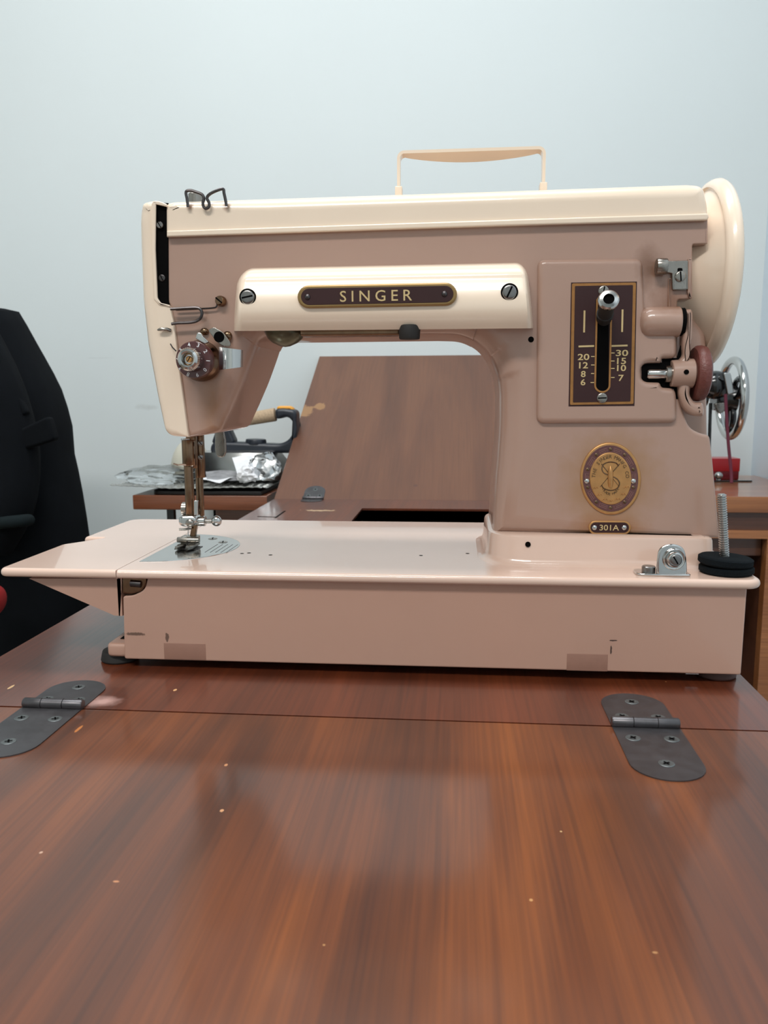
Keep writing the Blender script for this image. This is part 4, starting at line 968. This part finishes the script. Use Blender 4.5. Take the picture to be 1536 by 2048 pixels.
# sole and hood
def hull(x0, x1, z0, z1, hw0, noset, shrink=1.0):
    out = []
    for (t, s_) in ((0, 1), (1, shrink)):
        z = z0+(z1-z0)*t; ring = []
        L_ = x1-x0; xs = [0, .03, .1, .25, .45, .7, .92, 1.0]; ws = [.05, .28, .5, .75, .92, 1, .95, .75]
        xc = x0+L_*.55
        up = [(x0+L_*a, hw0*w_) for a, w_ in zip(xs, ws)]
        for x, w_ in up: ring.append(Vector((xc+(x-xc)*s_, iy-w_*s_, z)))
        for x, w_ in reversed(up): ring.append(Vector((xc+(x-xc)*s_, iy+w_*s_, z)))
        out.append(ring)
    return out
zs0 = TZ+.0155
xa, xb = I(348, 950).x, I(640, 950).x; xb = min(xb, -.285-.012)
zh1 = I(480, 905, -.03).z
m_ = MB(); r0 = hull(xa, xb, zs0, zs0+.008, .055, 0); m_.loft(r0); obj('soleplate', m_, M['alu'], ir)
m_ = MB(); r1 = hull(xa+.004, xb-.003, zs0+.008, zs0+.008+.3*(zh1-zs0), .052, 0, .97); r2_ = hull(xa+.004, xb-.003, zs0, zh1, .052, 0, .78)
m_.loft([r1[0], r1[1], r2_[1]]); obj('hood', m_, M['alu'], ir, label='polished metal hood')
m_ = MB(); c = I(378, 915, -.01); zn = I(378, 878).z
mt_ = MB(); mt_.ell((0, 0, 0), (.036, .038, zn-zs0-.012), 24, 16); mt_.v = [Vector((v.x+c.x, v.y+iy, zs0+.012+max(v.z, -.003))) for v in mt_.v]; m_ = mt_; obj('water_tank', m_, M['dome'], ir, label='cream plastic nose tank')
# black body and handle loop
bd = MB(); puff(bd, [(424, 884, 6), (446, 884, 6), (470, 884, 4), (560, 888, 6), (578, 880, 8), (588, 862, 12), (588, 846, 10), (576, 832, 6), (552, 840, 3), (550, 818, 4), (566, 816, 4), (594, 820, 6), (594, 906, 6), (420, 906, 6)], iy-.018, iy+.018, .006)
obj('iron_body', bd, M['iron_black'], ir)
bd = MB(); puff(bd, [(437, 846, 6), (456, 842, 6), (460, 860, 8), (472, 886, 6), (430, 890, 4), (424, 884, 4)], iy-.014, iy+.014, .005); obj('handle_post', bd, M['iron_black'], ir)
a, b = I(446, 847), I(551, 829)
m_ = MB().cyl(a, b, .0108, .0118, 24, bv=.001); obj('handle_grip', m_, M['cork'], ir, label='cork handle grip')
m_ = MB().cyl(I(512, 889), I(512, 878), .019, .018, 28, bv=.0015); obj('heat_dial', m_, M['iron_black'], ir)
m_ = MB(); puff(m_, [(555, 812, 3), (580, 812, 6), (588, 820, 3), (553, 820, 2)], iy-.012, iy+.012, .003); obj('button', m_, M['orange'], ir, label='orange button')
# papers and plastic
def paper(name, px, py, Y, sx, sy, rot, m, label, cat, tilt=.12, sd=1):
    c = Q(px, py, TZ+.018); c.y = Y; c.x = P(px, py, Y).x
    z0 = TZ+.0165
    mb = sheet(-sx/2, sx/2, -sy/2, sy/2, lambda x, y: .004*noise.noise(Vector((x*30, y*30, sd)))+tilt*(y+sy/2)+.004, .0004, 20, 14)
    ca, sa = math.cos(rot), math.sin(rot); mb.v = [Vector((c.x+v.x*ca-v.y*sa, c.y+v.x*sa+v.y*ca, z0+v.z)) for v in mb.v]
    return obj(name, mb, m, label=label, cat=cat, smooth=30)
paper('magazine_page', 455, 955, 1.325, .07, .05, .35, M['print'], 'dark printed page lying on the bubble wrap in front of the iron', 'paper', .25, 1)
paper('leaflet', 430, 965, 1.305, .05, .035, -.4, M['paper'], 'small folded white leaflet lying before the printed page', 'paper', .12, 2)
paper('paper_sheet', 492, 935, 1.318, .035, .05, .5, M['paper'], 'white sheet of print propped steeply against the iron', 'paper', .75, 3)
crumple('crumpled_paper', (P(497, 955, 1.285).x, 1.285, P(497, 952, 1.285).z), (.016, .014, .014), .5, M['paper'], 'ball of crumpled white paper on the bubble wrap', 'paper', 3, fr=2.6)
crumple('plastic_bag', (P(530, 936, 1.30).x, 1.30, P(530, 938, 1.30).z), (.026, .022, .024), .35, M['plastic'], 'crinkled clear plastic bag beside the crumpled paper', 'bag', 8)
crumple('plastic_pouch', (P(318, 950, 1.34).x, 1.34, P(318, 952, 1.34).z), (.065, .04, .016), .35, M['plastic'], 'flat clear plastic pouch on the bubble wrap before the iron nose', 'bag', 12)

# ================================================================== right desk and the small hand-crank machine
RY = 1.295
rdsk = thing('writing_desk', 'orange-brown wooden desk against the wall, holding the black hand-crank machine', 'desk', (.42, 1.45, 0))
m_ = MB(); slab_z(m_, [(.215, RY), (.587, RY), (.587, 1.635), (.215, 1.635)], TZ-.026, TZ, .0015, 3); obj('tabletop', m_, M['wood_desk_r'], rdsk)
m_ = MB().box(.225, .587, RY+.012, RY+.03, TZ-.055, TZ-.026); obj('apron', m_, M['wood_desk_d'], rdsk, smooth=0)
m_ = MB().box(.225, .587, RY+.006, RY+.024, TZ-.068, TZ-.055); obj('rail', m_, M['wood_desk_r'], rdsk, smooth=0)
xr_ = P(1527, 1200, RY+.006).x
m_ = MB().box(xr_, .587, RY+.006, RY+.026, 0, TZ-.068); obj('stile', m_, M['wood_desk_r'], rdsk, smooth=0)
m_ = MB().box(xr_+.001, .587, RY+.026, 1.63, 0, TZ-.068); obj('side_panel', m_, M['wood_desk_d'], rdsk, smooth=0)  # kneehole shade put into the panel by its darker wood colour
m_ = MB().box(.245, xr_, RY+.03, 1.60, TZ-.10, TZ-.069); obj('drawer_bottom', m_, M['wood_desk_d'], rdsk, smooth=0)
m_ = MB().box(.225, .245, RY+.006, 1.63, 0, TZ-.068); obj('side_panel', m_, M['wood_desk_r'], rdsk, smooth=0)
m_ = MB().box(.245, xr_, 1.60, 1.615, .05, TZ-.068); obj('back_panel', m_, M['well'], rdsk, smooth=0)  # dark board colour stands in for the shade at the back of the kneehole
m_ = MB().box(.245, xr_, RY+.02, 1.60, .35, .368); obj('shelf', m_, M['wood_desk_d'], rdsk, smooth=0)
hy = 1.43
hc = thing('hand_crank_machine', 'small black antique hand-crank sewing machine with a chrome rimmed wheel', 'sewing machine', (.36, hy, TZ))
wcx = P(1463, 797, hy); wzr = wcx.z
m_ = MB(); slab_z(m_, rr([(.222, hy-.06, .01, 0), (.425, hy-.06, .01, 0), (.425, hy+.06, .01, 0), (.222, hy+.06, .01, 0)]), TZ+.0005, TZ+.014, .003, 3); obj('bed_plate', m_, M['blackmetal'], hc)
m_ = MB(); rgs = []
for t, hw1, hd in ((0, .032, .028), (.15, .024, .022), (.5, .019, .019), (.85, .021, .021), (1, .019, .019)):
    z = TZ+.013+(wzr+.018-TZ-.013)*t; rgs.append([Vector((.392+hw1*math.cos(2*PI*i/24), hy+hd*math.sin(2*PI*i/24), z)) for i in range(24)])
m_.loft(rgs); obj('pillar', m_, M['blackmetal'], hc)
m_ = MB().tube(smooth_path([(.425, hy, wzr+.004), (.38, hy, wzr+.006), (.33, hy, wzr+.002), (.285, hy, wzr-.002)], 5), .018, 20); obj('arm', m_, M['blackmetal'], hc)
m_ = MB().box(.268, .296, hy-.016, hy+.016, TZ+.055, wzr+.018, .005); obj('head', m_, M['blackmetal'], hc)
m_ = MB().cyl((.282, hy, TZ+.06), (.282, hy, TZ+.014), .003); obj('needle_bar', m_, M['chrome'], hc)
wxx = wcx.x
rimr = .0640
m_ = MB(); ringp = [Vector((wxx, hy+rimr*math.cos(2*PI*i/64), wzr+rimr*math.sin(2*PI*i/64))) for i in range(64)]
m_.tube(ringp, .0070, 14, closed=True); wo = obj('balance_wheel', m_, M['chrome'], hc, label='wheel with a chrome rim')
m_ = MB().lathe((wxx-.03, hy, wzr), (1, 0, 0), [(0, 0), (0, .020), (.012, .022), (.024, .022), (.034, .026), (.037, .022), (.042, .012), (.042, 0)], 28); obj('wheel_hub', m_, M['blackmetal'], wo)
for k_ in range(3):
    a0 = k_*2*PI/3+.5
    q = [Vector((wxx, hy+r_*math.cos(a0+s_), wzr+r_*math.sin(a0+s_))) for r_, s_ in ((.020, -.5), (.034, -.42), (.048, -.2), (.060, .05))]
    m_ = MB().tube(smooth_path(q, 4), .0052, 10); obj('spoke', m_, M['blackmetal'], wo)
    q = [Vector((wxx, hy+r_*math.cos(a0+s_), wzr+r_*math.sin(a0+s_))) for r_, s_ in ((.020, .5), (.034, .42), (.048, .25), (.060, .05))]
    m_ = MB().tube(smooth_path(q, 4), .0052, 10); obj('spoke', m_, M['blackmetal'], wo)
m_ = MB(); puff(m_, [(1447, 746, 4), (1461, 745, 4), (1468, 786, 4), (1455, 790, 4)], hy-.05, hy-.044, .0015); obj('crank_arm', m_, M['alu'], hc)
m_ = MB().cyl(P(1449, 752, hy-.044), P(1440, 757, hy-.01), .0075, .009, 16); obj('crank_boss', m_, M['blackmetal'], hc)
m_ = MB().ell(P(1430, 770, hy-.02), (.026, .022, .024)); obj('gear_housing', m_, M['blackmetal'], hc)
m_ = MB().cyl(P(1421, 806, hy-.01), P(1418, 905, hy-.01), .0028, seg=10); obj('crank_rod', m_, M['blackmetal'], hc)
m_ = MB(); puff(m_, [(1428, 806, 5), (1452, 804, 5), (1448, 824, 6), (1436, 828, 5)], hy-.03, hy-.02, .002); obj('crank_bracket', m_, M['steel'], hc)
Yd = Q(1460, 963, TZ).y
m_ = MB().tube(smooth_path([P(1451, 788, hy-.052), P(1453, 830, hy-.053), P(1457, 890, hy-.056), P(1462, 940, hy-.06), P(1463, 966, hy-.066)], 5), .0026, 10)
cdo = obj('red_string', m_, M['cord'], label='thick dark red string hanging from the hand-crank machine to the desk', cat='string')
zc_min = min((cdo.matrix_world @ v.co).z for v in cdo.data.vertices) if False else None
Yb_ = 1.55
bz = P(1450, 918, Yb_).z
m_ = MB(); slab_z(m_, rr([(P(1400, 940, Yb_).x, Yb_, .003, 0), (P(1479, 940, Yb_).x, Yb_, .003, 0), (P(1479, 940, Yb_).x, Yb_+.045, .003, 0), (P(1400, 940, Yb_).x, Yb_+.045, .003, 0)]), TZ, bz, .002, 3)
rb_ = thing('red_tin', 'flat red tin box on the orange desk beneath the crank wheel', 'box', (P(1440, 940, Yb_).x, Yb_+.02, TZ))
M['reflection_red'] = mat('painted_reflection_red', (112, 18, 30), .3, coat=.3); obj('tin_body', m_, M['reflection_red'], rb_)  # darker red of the lower tin stands in for its reflection in the desk
m_ = MB(); slab_z(m_, rr([(P(1399, 940, Yb_).x, Yb_-.0006, .003, 0), (P(1480, 940, Yb_).x, Yb_-.0006, .003, 0), (P(1480, 940, Yb_).x, Yb_+.0456, .003, 0), (P(1399, 940, Yb_).x, Yb_+.0456, .003, 0)]), bz-.0235, bz+.001, .001, 3)
obj('tin_lid', m_, M['red'], rb_)
Yk = Q(1440, 963, TZ).y
m_ = MB(); slab_z(m_, [(P(1410, 963, Yk).x, Yk-.008), (P(1503, 964, Yk).x, Yk-.003), (P(1505, 964, Yk).x, Yk+.003), (P(1410, 963, Yk).x, Yk+.012)], TZ, TZ+.0025, .0005, 2)
sp = thing('slide_plate', 'thin black metal strip with a chrome knob lying on the orange desk edge', 'metal plate', (P(1440, 963, Yk).x, Yk, TZ))
obj('strip', m_, M['blackmetal'], sp, smooth=0)
m_ = MB().cyl((P(1437, 960, Yk).x, Yk+.001, TZ+.002), (P(1437, 960, Yk).x, Yk+.001, TZ+.008), .004); m_.ell(P(1437, 951, Yk), (.0078, .0078, .0068)); obj('knob', m_, M['alu'], sp)

# ================================================================== chair with a dark jacket hung over its back
CY = 1.20
ch = thing('wooden_chair', 'wooden chair mostly hidden beneath the black jacket, left of the cabinet', 'chair', (-.80, CY-.2, 0))
M['wood_chair'] = wood('chair_wood', (110, 92, 68), (124, 104, 78), (136, 114, 86), specks=False, coat=.2)
zs = .46
m_ = MB(); slab_z(m_, rr([(-.99, CY-.44, .03, 0), (-.60, CY-.44, .03, 0), (-.62, CY-.02, .02, 0), (-.97, CY-.02, .02, 0)]), zs-.03, zs, .006, 3); obj('seat', m_, M['wood_chair'], ch)
for x, y in ((-.965, CY-.40), (-.625, CY-.40)): m_ = MB().cyl((x, y, 0), (x, y, zs-.03), .014, .018, 14); obj('leg', m_, M['wood_chair'], ch)
for x in (-.955, -.635): m_ = MB().cyl((x, CY-.04, 0), (x, CY+.0, .95), .015, .014, 14); obj('leg', m_, M['wood_chair'], ch)
for z in (.62, .76, .90): m_ = MB().box(-.955, -.635, CY-.028, CY-.008, z, z+.05, .004); obj('back_slat', m_, M['wood_chair'], ch)
# jacket: a hollow draped shell around the chair back, outline from the shoulder to the hem
jk = thing('suit_jacket', 'black wool suit jacket draped over the chair back near the white wall', 'jacket', (-.80, CY, .55))
edge = [(20, 620), (48, 628), (62, 652), (78, 682), (95, 715), (112, 748), (127, 780), (138, 815), (146, 850), (149, 885), (151, 908), (159, 940), (168, 985), (176, 1035), (183, 1085), (190, 1140), (192, 1190), (188, 1260), (150, 1320)]
JC = -.80; rings = []; NS = 56
for k_, (px, py) in enumerate(edge):
    p = P(px, py, CY); hwx = (p.x-JC); z = p.z
    dep = .055+.05*min(1, k_/8)
    ring = []
    for i in range(NS):
        a = 2*PI*i/NS; cx = math.cos(a); sx = math.sin(a)
        ex = abs(cx)**.8*math.copysign(1, cx); ey = abs(sx)**.7*math.copysign(1, sx)
        f = 1+(.055*math.sin(a*9+k_*.15)+.05*math.sin(a*5-k_*.25)+.05*noise.noise(Vector((math.cos(a)*3, math.sin(a)*3, k_*.3))))*min(1, k_/6)*(abs(sx)**.8)
        ring.append(Vector((JC+hwx*ex, CY-.03+dep*ey*f, z+.004*noise.noise(Vector((a, k_*.4, 3))))))
    rings.append(ring)
m_ = MB(); m_.loft([[Vector((JC, CY-.03, rings[0][0].z+.004))+(p-Vector((JC, CY-.03, rings[0][0].z)))*.3 for p in rings[0]]]+rings, True, False)
obj('jacket_body', m_, M['cloth'], jk, smooth=80)
# sleeve hanging in front, lapel, pocket flap
def jp(px, py, dy): return P(px, py, CY-.135+dy)
m_ = MB().tube(smooth_path([jp(-70, 660, .05), jp(-20, 760, .02), jp(10, 850, .015), jp(20, 930, .01), jp(8, 1010, .0), jp(-30, 1080, -.005)], 6), .04, 20, radii=None)
obj('sleeve', m_, M['cloth'], jk, smooth=80)
m_ = MB(); puff(m_, [(20, 868, 6), (98, 832, 6), (112, 880, 6), (34, 904, 8)], CY-.142, CY-.125, .004); obj('pocket_flap', m_, M['cloth'], jk)
m_ = MB(); puff(m_, [(-120, 640, 6), (-30, 640, 8), (18, 760, 10), (58, 826, 6), (38, 838, 6), (-30, 800, 10), (-120, 780, 6)], CY-.134, CY-.12, .004); obj('lapel', m_, M['cloth'], jk)
m_ = MB().tube(smooth_path([P(-80, 1056, CY-.17), P(0, 1046, CY-.17), P(40, 1042, CY-.165), P(58, 1040, CY-.14)], 5), .0085, 12)
obj('cuff_band', m_, M['cloth2'], jk)
m_ = MB(); c = P(-17, 1202, CY-.2)
m_.ell(c, (.0135, .03, .022), 24, 16)
obj('cloth_pouch', m_, M['redcloth'], label='red cloth pouch poking in before the black jacket at the left picture edge', cat='pouch')
#END
